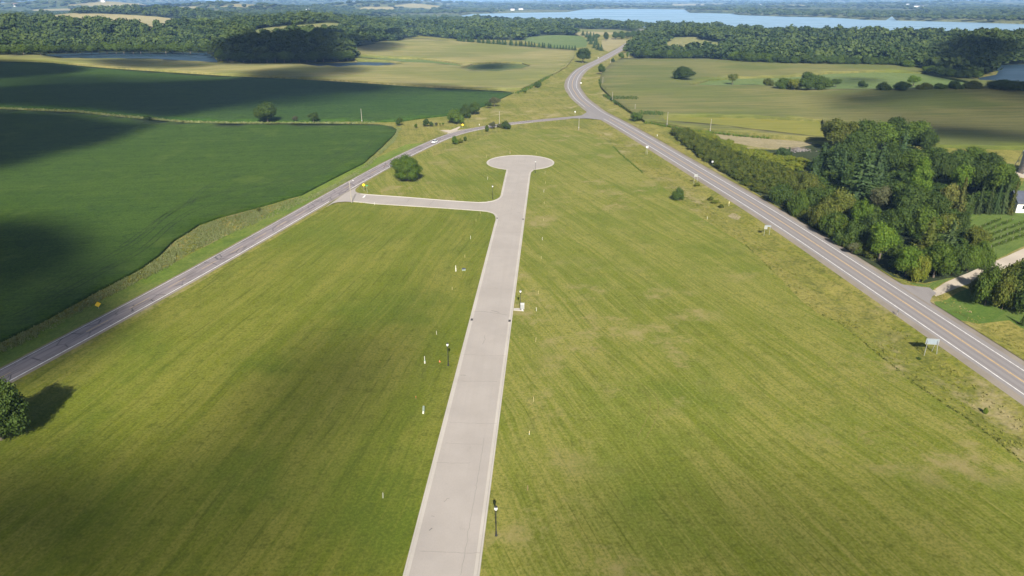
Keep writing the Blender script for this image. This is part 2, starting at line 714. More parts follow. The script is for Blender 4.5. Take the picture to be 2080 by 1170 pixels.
M['green'] = m_grass('green_pasture', (.090, .135, .035), (.120, .155, .045), (.060, .095, .025), 0.1, .3, 90, fine=2.5, bumpd=.3)
M['stubble'] = m_grass('bare_stubble', (.215, .180, .095), (.285, .235, .140), (.150, .130, .065), 0.05, .5, 60, fine=2, bumpd=.2)
M['tan'] = m_grass('tan_field', (.230, .195, .090), (.290, .245, .125), (.170, .155, .065), 0.05, .5, 140, fine=3, bumpd=.2)
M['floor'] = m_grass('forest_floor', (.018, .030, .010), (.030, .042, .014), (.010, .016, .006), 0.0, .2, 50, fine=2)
M['farland'] = m_grass('far_farmland', (.035, .060, .022), (.140, .140, .060), (.022, .038, .014), 0.15, .55, 520, fine=30, bumpd=1.0, strw=60)
M['yard'] = m_grass('yard_grass', (.062, .115, .014), (.105, .140, .030), (.040, .078, .010), math.radians(35), .6, 22, bumpd=.06)
M['soil'] = m_grass('tilled_soil', (.095, .085, .040), (.130, .110, .055), (.060, .062, .026), .6, .4, 10)
M['gravel'] = m_pave('gravel', (.40, .345, .275), .12)
M['shoulder'] = m_pave('gravel_shoulder', (.215, .185, .150), .15)
M['street'] = m_pave('pale_street_paving', (.318, .284, .252), .06, dark=(.20, .18, .16))
M['kerb'] = m_pave('kerb_concrete', (.395, .358, .312), .08)
M['hw'] = m_asphalt('highway_asphalt', (.225, .205, .196), (.180, .162, .158), 0, .12)
M['cr'] = m_asphalt('patched_road_asphalt', (.245, .212, .208), (.150, .130, .134), .7, .95, pale=(.38, .32, .28))
M['apron'] = m_asphalt('apron_asphalt', (.225, .205, .195), (.20, .18, .175), 0, .3)
M['white_line'] = m_plain('white_road_paint', (.60, .58, .55), .7, .2, .8)
M['yellow_line'] = m_plain('yellow_road_paint', (.52, .33, .11), .7, .15, .6)
M['crack'] = m_plain('crack_sealant', (.13, .115, .105), .8, .2)
M['iron'] = m_plain('cast_iron', (.05, .045, .042), .6, .2)
M['lake'] = m_water('lake_water', (.17, .26, .33), .30, .05)
M['pond'] = m_water('pond_water', (.02, .04, .06), .24, .04)

LEAF = {}
LEAF['green'] = m_leaf('leaves_green', (.046, .080, .008), (.080, .122, .014), (.105, .134, .016), .28)
LEAF['bright'] = m_leaf('leaves_bright_green', (.058, .110, .008), (.098, .152, .013), (.125, .165, .016), .28)
LEAF['dark'] = m_leaf('leaves_dark_green', (.029, .054, .008), (.053, .083, .012), (.070, .098, .015), .25)
LEAF['olive'] = m_leaf('leaves_olive', (.060, .078, .010), (.100, .116, .017), (.128, .124, .020), .25)
LEAF['yellow'] = m_leaf('leaves_yellow_green', (.095, .120, .011), (.145, .160, .015), (.175, .165, .018))
LEAF['grey'] = m_leaf('leaves_grey_green', (.055, .062, .024), (.092, .095, .042), (.115, .105, .050))
LEAF['pine'] = m_leaf('needles_blue_green', (.026, .050, .014), (.044, .076, .019), (.058, .086, .020), .1)
LEAF['spruce'] = m_leaf('needles_spruce', (.030, .050, .012), (.052, .076, .020), (.074, .088, .024), .1)
LEAF['larch'] = m_leaf('needles_yellowish', (.066, .078, .014), (.110, .112, .024), (.140, .120, .030), .15)
LEAF['wood'] = m_leaf('woodland_leaves', (.018, .036, .008), (.050, .074, .015), (.084, .100, .020), .12)
LEAF['weed'] = m_leaf('weed_leaves', (.150, .190, .050), (.250, .260, .115), (.190, .220, .070), .35)
LEAF['grass'] = m_leaf('long_grass', (.105, .120, .020), (.170, .160, .045), (.140, .145, .030), .2)
LEAF['sumac'] = m_leaf('sumac_leaves', (.058, .082, .009), (.098, .118, .014), (.140, .138, .018), .28)
LEAF['corn'] = m_leaf('corn_leaves', (.034, .064, .010), (.060, .092, .016), (.085, .11, .025), .2)
BARK = m_plain('bark', (.12, .095, .07), .9, .3, 2.0)
SKY, SUNE, EXPO, HAZE = .05, 5.0, 1.0, 5.2e-5

# ------------------------------------------------------------------ street outline (pixels measured on the kerb's outer face)
def line_at(a, b, v):
    t = (v - a[1]) / (b[1] - a[1])
    return (a[0] + (b[0] - a[0]) * t, v)


sl0, sl1 = np.array(P(818.5, 1169)), np.array(P(1006.5, 447))
sr0, sr1 = np.array(P(974, 1169)), np.array(P(1078, 352))
sdl = (sl0 - sl1) / np.linalg.norm(sl0 - sl1)
sdr = (sr0 - sr1) / np.linalg.norm(sr0 - sr1)
CUL_C = np.array(P(1056.8, 330.6))
CUL_C[1] = (P(1056, 314)[1] + P(1056, 347.8)[1]) / 2
CUL_R = (P(1125.7, 329.5)[0] - P(988.5, 329)[0]) / 2
CUL_C[0] = (P(1125.7, 329.5)[0] + P(988.5, 329)[0]) / 2
# path A (lower-left): up the left kerb, round the fillet, out along the side street
pathA = [tuple(sl0 + sdl * 170)] + [tuple(sl0 + sdl * 40), tuple(sl0)] + PP([line_at((818.5, 1169), (1006.5, 447), v) for v in (1000, 820, 660, 560, 500, 465)]) + \
    PP([(1006.8, 447), (1006.5, 441), (1003.5, 435.5), (996.5, 432), (987, 429.8), (972, 428.4), (900, 423.2), (830, 418.8), (760, 414.4), (735, 411.6), (718, 410)])
# path B (upper-left): from the county road corner along the side street, up the stem, round the bulb, down the right kerb
ang0 = math.atan2(P(1025, 346.5)[1] - CUL_C[1], P(1025, 346.5)[0] - CUL_C[0])
ang1 = math.atan2(P(1088.5, 346.8)[1] - CUL_C[1], P(1088.5, 346.8)[0] - CUL_C[0])
a0 = ang0 % (2 * math.pi)
a1 = ang1 % (2 * math.pi)
bulb = []
n = 44
for i in range(n + 1):
    # clockwise from the left joint over the top to the right joint
    w = a0 - (a0 - (a1 - 2 * math.pi)) * i / n
    bulb.append((CUL_C[0] + CUL_R * math.cos(w), CUL_C[1] + CUL_R * math.sin(w)))
pathB = PP([(733, 393.6), (749, 395.2), (830, 400.8), (900, 406.6), (950, 410), (972, 411.2), (987, 410.6), (1000, 408.4), (1009, 405.2), (1014.6, 401.5), (1017, 397), (1021.5, 376), (1027.6, 349.5)]) + \
    bulb + PP([(1079.2, 349.8), (1077.6, 355)] + [line_at((974, 1169), (1078, 352), v) for v in (400, 460, 540, 640, 760, 900, 1030)]) + \
    [tuple(sr0), tuple(sr0 + sdr * 40), tuple(sr0 + sdr * 170)]
pathA = np.array(pathA)
pathB = np.array(pathB)


def resample(line, step):
    line = np.asarray(line)
    seg = np.linalg.norm(np.diff(line, axis=0), axis=1)
    s = np.concatenate(([0], np.cumsum(seg)))
    keep = [0]
    out = []
    for i in range(len(seg)):
        k = max(1, int(math.ceil(seg[i] / step)))
        for j in range(k):
            out.append(line[i] + (line[i + 1] - line[i]) * j / k)
    out.append(line[-1])
    return np.array(out)


pathA_r = resample(pathA, 4.0)
pathB_r = resample(pathB, 4.0)
STREET_OUT = np.concatenate((pathA_r, PP([(700, 409), (690, 405), (712, 388.5), (725, 392)]), pathB_r))

# ------------------------------------------------------------------ ground regions, drawn in photo pixels and laid on the terrain
REG = []


def region(name, pts, mat, raise_=0.0, wig=0.3, world=False, kind='structure', level=None):
    poly = dens(pts if world else PP(pts), wig, seed=len(REG))
    REG.append(dict(name=name, poly=poly, mat=mat, raise_=raise_, kind=kind, level=level))


FOREST = {}    # name -> list of (outline pixels)
# woodland floors (trees are planted on these further down)
FOREST['left'] = [(-420, 110), (0, 110), (90, 109), (200, 107), (330, 107), (430, 108), (480, 103), (560, 100), (700, 100), (760, 90), (815, 80), (850, 72), (900, 77), (935, 80), (1060, 82), (1150, 82),
                  (1190, 70), (1240, 64), (1290, 63), (1300, 55), (1260, 50), (1000, 46), (900, 38), (700, 36), (450, 30), (300, 24), (0, 30), (-420, 30)]
FOREST['island'] = [(436, 121), (500, 125), (600, 123.5), (700, 122.5), (716, 118), (712, 108), (700, 100), (620, 96), (500, 99), (440, 108)]
FOREST['right'] = [(1290, 118), (1330, 120), (1420, 120), (1470, 124), (1540, 127), (1620, 130), (1750, 131), (1820, 133), (1890, 145), (1960, 160), (2005, 150), (2032, 140), (2025, 131.5), (2080, 130.5),
                   (2500, 134), (2500, 80), (2080, 76), (1900, 74), (1700, 71), (1500, 62), (1340, 58), (1310, 62), (1312, 72), (1285, 88), (1275, 104)]
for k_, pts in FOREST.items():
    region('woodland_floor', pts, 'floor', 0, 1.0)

region('corn_field', [(-500, 118), (-200, 114), (0, 113.5), (135, 115), (303, 119.5), (437, 126), (538, 131), (700, 134), (822, 131.2), (790, 126), (730, 123.5), (716, 120), (714, 98), (760, 92), (811, 85), (832, 79), (870, 80),
                      (926, 85), (1121, 100.5), (1165, 104), (1168, 112), (1150, 138), (1130, 150), (1106, 160), (1080, 174), (1058, 183), (1020, 185), (852, 177), (700, 166.6), (471, 155),
                      (256, 141), (101, 127), (0, 124.5), (-300, 122), (-500, 125)], 'corn_l', 1.6, .5)
region('wet_hollow', [(935, 139), (960, 132), (1010, 128), (1060, 130), (1078, 136), (1060, 142), (1010, 147.5), (960, 146)], 'hollow', 0, .6)
region('grass_waterway', [(660, 112), (740, 115), (850, 121), (900, 126), (940, 133), (935, 137), (880, 131), (822, 128), (760, 121), (700, 117)], 'green', 0, .6)
region('soybean_field', [(-500, 127), (-300, 124), (0, 126), (101, 128.5), (256, 142.5), (471, 156.5), (700, 168), (852, 178.5), (1020, 186.5), (1042, 190), (1032, 194.5), (986, 216), (940, 229), (909, 236), (852, 242), (820, 247), (785, 248.5),
                         (735, 247), (600, 249), (488, 248.5), (377, 246), (249, 234), (155, 224.5), (0, 217.5), (-300, 210), (-500, 205)], 'soy2', .7, .4)
region('soybean_field', [(-500, 214), (-300, 216), (0, 223.5), (155, 230), (249, 240), (377, 251.5), (488, 253.5), (600, 253), (700, 254), (770, 255), (797, 259.5), (806, 265), (803, 272), (777, 299), (742, 330), (696, 360), (650, 384), (619, 395),
                         (519, 424), (450, 442), (405, 458), (355, 490), (325, 520), (290, 545), (200, 592), (100, 648), (0, 697), (-300, 850), (-700, 900)], 'soy', .7, .35)
region('corn_field', [(1262, 121), (1300, 121.5), (1450, 122), (1562, 129), (1750, 131), (1817, 132.5), (1900, 147), (1990, 160), (1995, 166), (2200, 168), (2500, 175), (2500, 330), (2200, 312), (2080, 306), (1900, 300), (1880, 296), (1660, 286), (1562, 280), (1394, 264),
                      (1322, 250.5), (1310, 250), (1279, 230), (1244, 204), (1232, 192), (1222, 182), (1219, 162), (1222, 150), (1240, 132)], 'corn_r', 1.7, .3)
region('grass_pocket', [(1440, 165), (1500, 160), (1600, 158), (1690, 150), (1780, 147), (1880, 150), (1960, 168), (1990, 176), (1900, 181), (1806, 184.5), (1700, 185), (1600, 183), (1530, 176), (1470, 178), (1400, 176)], 'green', 0, .6)
region('bean_strip', [(1345, 240), (1420, 238), (1560, 242), (1670, 248), (1680, 285), (1600, 276), (1450, 258), (1350, 250)], 'yellow', 0, .6)
region('stubble_patch', [(1400, 269), (1480, 274), (1560, 282), (1650, 289), (1640, 306), (1570, 302), (1530, 298), (1480, 288), (1420, 278)], 'stubble', 0, .5)
# far fields
region('hay_field', [(1058, 79), (1090, 73), (1130, 71), (1180, 73), (1195, 82), (1190, 96), (1150, 99), (1120, 96), (1085, 88)], 'green', 0, .8)
region('hay_field', [(1100, 62), (1160, 58), (1260, 60), (1275, 63), (1250, 66), (1180, 68)], 'hay', 0, .8)
region('stubble_field', [(1160, 68), (1200, 64), (1260, 66), (1245, 70), (1180, 73)], 'tan', 0, .8)
region('stubble_field', [(1222, 82), (1236, 76), (1262, 78), (1282, 84), (1262, 94), (1236, 104), (1222, 100)], 'tan', 0, .5)
region('hay_field', [(1332, 100), (1352, 84), (1368, 76), (1410, 75), (1440, 84), (1500, 92), (1504, 99), (1465, 110), (1430, 116), (1350, 106)], 'hay', 0, .6)
region('tan_field', [(105, 30), (160, 27.5), (240, 29), (320, 34), (400, 44), (415, 58), (350, 61), (290, 58), (220, 55), (150, 50), (100, 44)], 'tan', 0, 1)
region('hay_field', [(500, 68), (520, 60), (560, 54), (620, 50), (665, 46), (690, 47), (710, 60), (660, 64), (600, 68), (560, 76), (500, 78)], 'hay', 0, 1)
region('hay_field', [(800, 58), (850, 57), (858, 66), (800, 68)], 'tan', 0, 1)
for i_, pts in enumerate([[(130, 10), (200, 4), (280, 5), (330, 12), (300, 15), (160, 13)], [(440, 14), (480, 8), (530, 9), (520, 15)], [(700, 22), (740, 14), (800, 14), (800, 24)], [(790, 12), (840, 7), (895, 12), (880, 18)],
                          [(70, 19), (140, 17), (150, 21), (60, 22)], [(360, 15), (410, 12), (420, 16), (370, 18)], [(1100, 10), (1200, 8), (1230, 12), (1140, 14)], [(1360, 8.5), (1470, 7), (1480, 11), (1370, 12)],
                          [(1560, 12), (1640, 10), (1640, 14), (1560, 14.5)], [(1850, 14), (1900, 13), (1900, 16), (1850, 16.5)], [(2040, 18), (2120, 17), (2120, 21), (2040, 20.5)]]):
    region('tan_field', pts, 'tan', 0, 4)
# water
LAKE = [(932, 28), (960, 25), (1040, 23.5), (1150, 22.5), (1190, 17), (1300, 16), (1390, 17.5), (1402, 20.5), (1490, 22), (1500, 28), (1600, 31.5), (1690, 33), (1760, 36), (1800, 37), (1812, 31.5), (1822, 37.5), (1950, 40), (2080, 43),
        (2500, 50), (2500, 82), (2080, 78), (1900, 76), (1700, 72), (1500, 64), (1340, 57), (1300, 54), (1100, 46), (980, 38)]
region('lake', LAKE, 'lake', 0, 0, level=-6.0)
region('pond', [(70, 106), (200, 103), (420, 103), (440, 112), (440, 122), (520, 127), (700, 124), (740, 122.5), (790, 125), (826, 130.6), (700, 134.5), (540, 131.8), (437, 126.8), (303, 120), (135, 115.4), (60, 112)], 'pond', 0, 0, level=-.6)
region('pond', [(2005, 129), (2120, 128), (2500, 140), (2500, 172), (2080, 168), (1992, 165), (1980, 159), (2024, 150), (2030, 140)], 'pond', 0, 0, level=-.8)
FLATW = [(dens(PP([(60, 112), (70, 100), (440, 98), (440, 112), (450, 124), (700, 122), (840, 126), (840, 132), (700, 136), (440, 130), (200, 120)])), -.6)]
# foreground
cr_off = offset(CRC, 5.2)
hw_off = offset(HWC, -21)


def part(line, ymin, ymax):
    return [tuple(p) for p in line if ymin <= p[1] <= ymax]


# left lawn: between county road and street
lawnL = [p for p in part(cr_off, 0, P(700, 408)[1] - 4)] + [tuple(p) for p in pathA_r[::-1] if p[0] < 60]
lawnL = [p for p in part(cr_off, -60, P(690, 410)[1] - 3)] + [tuple(p) for p in pathA_r[::-1]]
region('lawn', lawnL, 'lawn_l', 0, .0, world=True)
# upper-left lawn between side street, county road and bulb, with the right-hand lawn round the bulb
edgeR = PP([(1660, 636), (1581, 562), (1513, 497), (1471, 472), (1400, 425), (1352, 385), (1306, 352), (1270, 322), (1246, 299), (1222, 280), (1195, 270), (1150, 263), (1090, 262), (1040, 265), (1010, 270), (985, 277), (930, 300), (880, 318)])
edgeR2 = PP([(2080, 938), (1990, 868), (1872, 790), (1790, 725), (1707, 658)])
d1 = np.array(edgeR2[0]) - np.array(edgeR2[1])
d1 /= np.linalg.norm(d1)
far0 = tuple(np.array(edgeR2[0]) + d1 * 120)
lawnR = [far0] + edgeR2 + edgeR + [p for p in part(offset(CRC, 5.5), P(724, 388)[1], P(860, 300)[1])[::-1]] + [tuple(p) for p in pathB_r]
region('lawn', catmull(lawnR[:22], 6).tolist() + lawnR[22:], 'lawn_r', 0, .0, world=True)
# mown verge between county road and beans
vl = part(offset(CRC, -4.2), 0, P(880, 285)[1])
vo = part(offset(CRC, -11.5), 0, P(880, 290)[1])
region('road_verge', vl + vo[::-1], 'verge', 0, .3, world=True)
# yard on the right
region('yard', [(1897, 612), (1925, 602), (1990, 576), (2080, 530), (2300, 430), (2300, 700), (2120, 690), (2080, 668), (2050, 650), (1990, 652), (1945, 650), (1912, 640)], 'yard', 0, .3)
region('yard', [(1820, 566), (1850, 572), (1880, 580), (1896, 583), (1980, 545), (2080, 500), (2300, 400), (2300, 330), (2080, 365), (2062, 400), (2040, 425), (1960, 436), (1940, 470), (2000, 520), (2000, 545), (1950, 562), (1880, 572)], 'yard', 0, .3)
region('vineyard_grass', [(1962, 470), (2010, 440), (2100, 410), (2160, 440), (2080, 476), (2014, 508), (1990, 496)], 'yard', 0, .3)
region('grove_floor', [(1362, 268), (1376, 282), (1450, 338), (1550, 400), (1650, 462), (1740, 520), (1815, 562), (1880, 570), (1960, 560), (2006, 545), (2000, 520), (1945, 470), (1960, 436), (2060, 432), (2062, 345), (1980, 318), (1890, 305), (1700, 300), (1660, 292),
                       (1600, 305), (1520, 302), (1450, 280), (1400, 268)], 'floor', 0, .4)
region('gravel_drive', [(1888, 585.5), (1897, 584), (1985, 546), (2080, 504.6), (2300, 408), (2300, 432), (2080, 526), (1985, 571.5), (1915, 592), (1903, 596)], 'gravel', 0, .12)
region('gravel_yard', [(2052, 356), (2064, 348), (2120, 340), (2200, 345), (2200, 372), (2080, 362)], 'gravel', 0, .2)
region('field_access', [(893, 264.5), (914, 263.5), (926, 259.5), (933, 256.8), (935.5, 257.6), (928, 262), (960, 259.8), (940, 263), (915, 270), (908, 270.8), (910, 266.5)], 'gravel', 0, .1)
region('bare_soil', [(1478, 432), (1490, 428), (1506, 437), (1500, 441), (1488, 438)], 'stubble', 0, .3)

HOLES = [np.concatenate((offset(HWC, -6.3), offset(HWC, 7.2)[::-1])), np.concatenate((offset(CRC[:-3], -3.7), offset(CRC[:-3], 3.7)[::-1]))]


def build_ground():
    pts, edges = [], []

    def add_poly(p, closed=True):
        b = len(pts)
        pts.extend((float(a), float(c)) for a, c in p)
        k = len(p)
        edges.extend((b + i, b + (i + 1) % k) for i in range(k if closed else k - 1))

    for r in REG:
        add_poly(r['poly'])
    for hp in HOLES:
        add_poly(hp)
    # extra rings along the roads so that the ditches have shape
    for d in (-8, -10.5, -13.5, -16.5, -20, 9, 11, 13, 15, 18):
        add_poly(offset(HWC, d)[::2], False) if d > -12 and d < 12 else pts.extend((float(a), float(c)) for a, c in offset(HWC, d)[::2] if c < 1100)
    for d in (-6, -8.5, -11, 6, 8, 10):
        pts.extend((float(a), float(c)) for a, c in offset(CRC, d)[::2])
    # polar lattice
    r = 16.0
    while r < 15500:
        for k in range(-64, 65):
            a = math.radians(k * .9 + RNG.uniform(-.3, .3))
            rr = r * RNG.uniform(.985, 1.015)
            pts.append((rr * math.sin(a), rr * math.cos(a)))
        r *= 1.035
    for rr in (10, 40, 120, 300, 900, 3000, 15000):
        for k in range(62, 299, 8):
            a = math.radians(k)
            pts.append((rr * math.sin(a), rr * math.cos(a)))
    V, E, Fc, *_ = delaunay_2d_cdt([Vector(p) for p in pts], edges, [], 0, 1e-4, False)
    V = np.array([(v.x, v.y) for v in V])
    Fc = np.array([tuple(f) for f in Fc])
    c = V[Fc].mean(axis=1)
    z = hfull(V[:, 0], V[:, 1])
    # keep the land down near the ponds and the lake
    for poly, lv in FLATW:
        ins = inside(V[:, 0], V[:, 1], poly)
        z = np.where(ins, np.minimum(z, lv + .8), z)
    cls = np.full(len(Fc), -1)
    for i, rg in enumerate(REG):
        cls[inside(c[:, 0], c[:, 1], rg['poly'])] = i
    lakei = [i for i, rg in enumerate(REG) if rg['level'] is not None]
    for i in lakei:
        vi = np.unique(Fc[cls == i])
        z[vi] = REG[i]['level']
    hole = np.zeros(len(Fc), bool)
    for hp in HOLES:
        hole |= inside(c[:, 0], c[:, 1], hp)
    # orientation up
    a, b, d = V[Fc[:, 0]], V[Fc[:, 1]], V[Fc[:, 2]]
    cr = (b[:, 0] - a[:, 0]) * (d[:, 1] - a[:, 1]) - (b[:, 1] - a[:, 1]) * (d[:, 0] - a[:, 0])
    Fc[cr < 0] = Fc[cr < 0][:, ::-1]
    dist = np.hypot(c[:, 0], c[:, 1])
    groups = [('meadow', 'meadow', (cls == -1) & (dist < 1500), 0.0), ('far_land', 'farland', (cls == -1) & (dist >= 1500), 0.0)]
    for i, rg in enumerate(REG):
        groups.append((rg['name'], rg['mat'], cls == i, rg['raise_']))
    for name, mat, sel, rz_ in groups:
        f = Fc[sel & ~hole]
        if not len(f):
            continue
        used, inv = np.unique(f, return_inverse=True)
        f = inv.reshape(-1, 3)
        vv = np.column_stack((V[used], z[used]))
        ff, cnt = f.ravel().tolist(), [3] * len(f)
        if rz_:
            # a standing crop: top sheet raised, sides closed down to the soil
            n0 = len(vv)
            top = vv.copy()
            top[:, 2] += rz_
            e = np.concatenate((f[:, [0, 1]], f[:, [1, 2]], f[:, [2, 0]]))
            key = {}
            for p, q in e.tolist():
                key[(p, q)] = 1
            sides = [(p, q) for (p, q) in key if (q, p) not in key]
            low = vv.copy()
            low[:, 2] -= .3
            vv = np.concatenate((top, low))
            for p, q in sides:
                ff += [q, p, p + n0, q + n0]
                cnt.append(4)
        me = mesh_np(name, vv, ff, cnt, [M[mat]], smoothf=True)
        o = link(name, me)
        if rz_:
            me.polygons.foreach_set('use_smooth', np.array([k == 3 for k in cnt]))
        props(o, kind='structure')


build_ground()


# ------------------------------------------------------------------ road ribbons
def ribbon(name, line, offs, zs, mat, kind='structure', lift=0.0):
    line = np.asarray(line)
    seg = np.linalg.norm(np.diff(line, axis=0), axis=1)
    s = np.concatenate(([0], np.cumsum(seg)))
    rows = [offset(line, o) for o in offs]
    zc = hv(line[:, 0], line[:, 1])
    n, k = len(line), len(offs)
    V = np.zeros((n, k, 3))
    uv = np.zeros((n, k, 2))
    for j in range(k):
        V[:, j, :2] = rows[j]
        V[:, j, 2] = zc + zs[j] + lift
        uv[:, j, 0] = offs[j]
        uv[:, j, 1] = s
    idx = np.arange(n * k).reshape(n, k)
    q = np.stack((idx[:-1, :-1], idx[:-1, 1:], idx[1:, 1:], idx[1:, :-1]), -1).reshape(-1, 4)
    me = mesh_np(name, V.reshape(-1, 3), q.ravel(), [4] * len(q), [M[mat]], smoothf=True, uv=uv.reshape(-1, 2))
    return props(link(name, me), kind=kind)


ribbon('highway', HWC, [-4.5, -3.5, -1.75, 0, 1.75, 3.5, 5.0], [.13, .15, .17, .19, .17, .15, .12], 'hw')
ribbon('gravel_shoulder', HWC, [-6.9, -5.6, -4.5], [-.3, .08, .13], 'shoulder')
ribbon('gravel_shoulder', HWC, [5.0, 6.3, 7.8], [.12, .06, -.35], 'shoulder')
ribbon('county_road', CRC[:-2], [-3.1, -1.5, 0, 1.5, 3.1], [.10, .12, .135, .12, .10], 'cr')
ribbon('gravel_shoulder', CRC[:-3], [-4.6, -3.5, -3.1], [-.25, .06, .10], 'shoulder')
ribbon('gravel_shoulder', CRC[:-3], [3.1, 3.5, 4.6], [.10, .06, -.25], 'shoulder')


def cut(line, pa, pb):
    """part of a polyline between the points nearest to two photo pixels"""
    a, b = np.array(P(*pa)), np.array(P(*pb))
    ia = int(np.argmin(np.linalg.norm(line - a, axis=1)))
    ib = int(np.argmin(np.linalg.norm(line - b, axis=1)))
    return line[min(ia, ib):max(ia, ib) + 1]


W = .105
jn0, jn1 = (1240, 250), (1186, 216)
hws = HWC.copy()
ia = int(np.argmin(np.linalg.norm(HWL - np.array(P(1226, 242)), axis=1)))
ib = int(np.argmin(np.linalg.norm(HWL - np.array(P(1188, 218)), axis=1)))
ribbon('road_marking', HWC[:ia + 1], [-3.5 - W, -3.5 + W], [.154, .158], 'white_line')
ribbon('road_marking', HWC[ib:], [-3.5 - W, -3.5 + W], [.154, .158], 'white_line')
ribbon('road_marking', HWC, [3.5 - W, 3.5 + W], [.158, .154], 'white_line')
ribbon('road_marking', HWC[:ia + 1], [-.17, -.05], [.193, .194], 'yellow_line')
ribbon('road_marking', HWC[:ia + 1], [.05, .17], [.194, .193], 'yellow_line')
ribbon('road_marking', HWC[ib:], [-.13, .13], [.193, .193], 'yellow_line')
ribbon('road_marking', CRC[:-7], [-2.85 - W * .8, -2.85 + W * .8], [.107, .111], 'white_line')
ja = int(np.argmin(np.linalg.norm(CRC - np.array(P(688, 408)), axis=1)))
jb = int(np.argmin(np.linalg.norm(CRC - np.array(P(722, 384)), axis=1)))
ribbon('road_marking', CRC[:ja + 1], [2.85 - W * 1.2, 2.85 + W * 1.2], [.111, .107], 'white_line')
ribbon('road_marking', CRC[jb:-7], [2.85 - W * 1.2, 2.85 + W * 1.2], [.111, .107], 'white_line')
k0 = 0
while k0 < len(CRC) - 8:          # worn orange centre dashes
    if random.random() < .75:
        ribbon('road_marking', CRC[k0:k0 + 2], [-.06, .06], [.139, .139], 'yellow_line')
    k0 += 2


def sheet(name, pts, z, mat, kind='structure', uvs=1.0):
    """a flat filled outline a little above the ground"""
    p3 = [Vector((x, y, 0)) for x, y in pts]
    tris = tessellate_polygon([p3])
    V = [(x, y, float(hv(x, y)) + z) for x, y in pts]
    f = []
    for t in tris:
        a, b, c = (pts[i] for i in t)
        if (b[0] - a[0]) * (c[1] - a[1]) - (b[1] - a[1]) * (c[0] - a[0]) < 0:
            t = t[::-1]
        f += list(t)
    me = mesh_np(name, V, f, [3] * len(tris), [M[mat]], uv=[(x, y) for x, y in pts])
    return props(link(name, me), kind=kind)


# junction mouths and the paved apron of the gravel drive
sheet('road_junction', PP([(1130, 239.8), (1165, 236.6), (1181, 234.8), (1191, 229), (1193, 222), (1205, 229), (1232, 245.5), (1226, 245), (1212, 242.5), (1195, 241), (1165, 240.8)]), .128, 'apron')
sheet('drive_apron', PP([(1815, 571), (1835, 578.5), (1860, 582), (1888, 584.8), (1902, 596.2), (1893, 603), (1889, 612), (1893, 622), (1905, 636), (1925, 652), (1890, 628)]), .085, 'apron')
sheet('road_junction', PP([(660, 422), (676, 413.6), (686, 411), (701, 410), (718, 410.8), (733, 393), (726, 391.8), (722, 389), (722, 384.5), (731, 377), (700, 394)]), .09, 'street')


# ------------------------------------------------------------------ the street: paving, kerb and gutter
def sweep(name, line, prof, mat, side=1):
    """profile (inward offset, z) swept along an open line; side = +1 when the street lies to the right"""
    rows = [offset(line, side * o) for o, _ in prof]
    n, k = len(line), len(prof)
    V = np.zeros((n, k, 3))
    for j in range(k):
        V[:, j, :2] = rows[j]
        V[:, j, 2] = prof[j][1]
    idx = np.arange(n * k).reshape(n, k)
    q = np.stack((idx[:-1, :-1], idx[:-1, 1:], idx[1:, 1:], idx[1:, :-1]), -1).reshape(-1, 4)
    return mesh_np(name, V.reshape(-1, 3), q.ravel(), [4] * len(q), [M[mat]])


KP = [(-.05, -.15), (0, .125), (.22, .135), (.30, .06), (.36, .035), (.80, .045)]
for ln in (pathA_r, pathB_r):
    props(link('kerb', sweep('kerb', ln, KP, 'kerb', 1)), kind='structure')
inA, inB = offset(pathA_r, .78), offset(pathB_r, .78)
mid = PP([(706, 410), (697, 408), (712, 390.5), (724, 392.6)])
outl = [tuple(p) for p in inA] + [tuple(p) for p in mid] + [tuple(p) for p in inB]
sheet('street', outl, .05, 'street')
# stop bar, cracks and drains
sheet('road_marking', PP([(735.5, 402), (739.5, 402), (743.5, 397), (740.5, 397)]), .10, 'white_line')


def crack(pix, w=.035):
    p = np.array(PP(pix))
    p = resample(p, .8)
    p[1:-1] += RNG.normal(0, .07, p[1:-1].shape)
    ribbon('paving_crack', p, [-w, w], [.0, .0], 'crack', lift=.056)


crack([(962, 634), (985, 633), (1003, 636), (1030, 640)], .05)
crack([(998, 631.5), (1008, 633), (1014, 635)], .09)
crack([(938, 774), (960, 774.5), (990, 775), (1010, 775.4)], .025)
crack([(886, 940), (920, 941), (955, 941)], .02)
crack([(876, 1048.5), (883, 1049.5)], .03)
crack([(1022, 437), (1040, 433.5), (1056, 433)], .03)
crack([(1038, 424.5), (1046, 425)], .06)
crack([(1050, 431), (1058, 433)], .06)
crack([(826, 412), (832, 404)], .04)
crack([(872, 417), (882, 406.5)], .04)
crack([(872, 1078), (878, 1073)], .07)
crack([(935, 762.5), (946, 763)], .06)
crack([(1046, 330), (1072, 325)], .05)


def track(pix, gap=.75):
    p = resample(catmull(PP(pix), 1.5), 1.2)
    for s in (-gap, gap):
        q = offset(p, s) + RNG.normal(0, .05, p.shape)
        i0 = 0
        while i0 < len(q) - 3:           # worn, broken wheel marks
            n_ = int(RNG.integers(3, 9))
            if RNG.random() < .8:
                ribbon('wheel_track', q[i0:i0 + n_ + 1], [-.07, .07], [0, 0], 'track', lift=.012)
            i0 += n_


M['track'] = m_grass('worn_track_grass', (.135, .125, .026), (.165, .140, .040), (.090, .095, .016), 0, .3, 10)
track([(1655, 704), (1682, 701), (1706, 708), (1722, 720)])
track([(1690, 748), (1692, 737), (1714, 729), (1742, 736)])
track([(1757, 792), (1760, 774), (1775, 768), (1790, 772)])
track([(1769, 786), (1777, 814), (1799, 844), (1833, 863), (1872, 873)])
track([(1750, 902), (1757, 886), (1780, 879), (1815, 884), (1845, 896), (1874, 922)])
track([(1219, 779), (1258, 778), (1297, 783), (1322, 800), (1329, 829), (1322, 853), (1303, 890)])


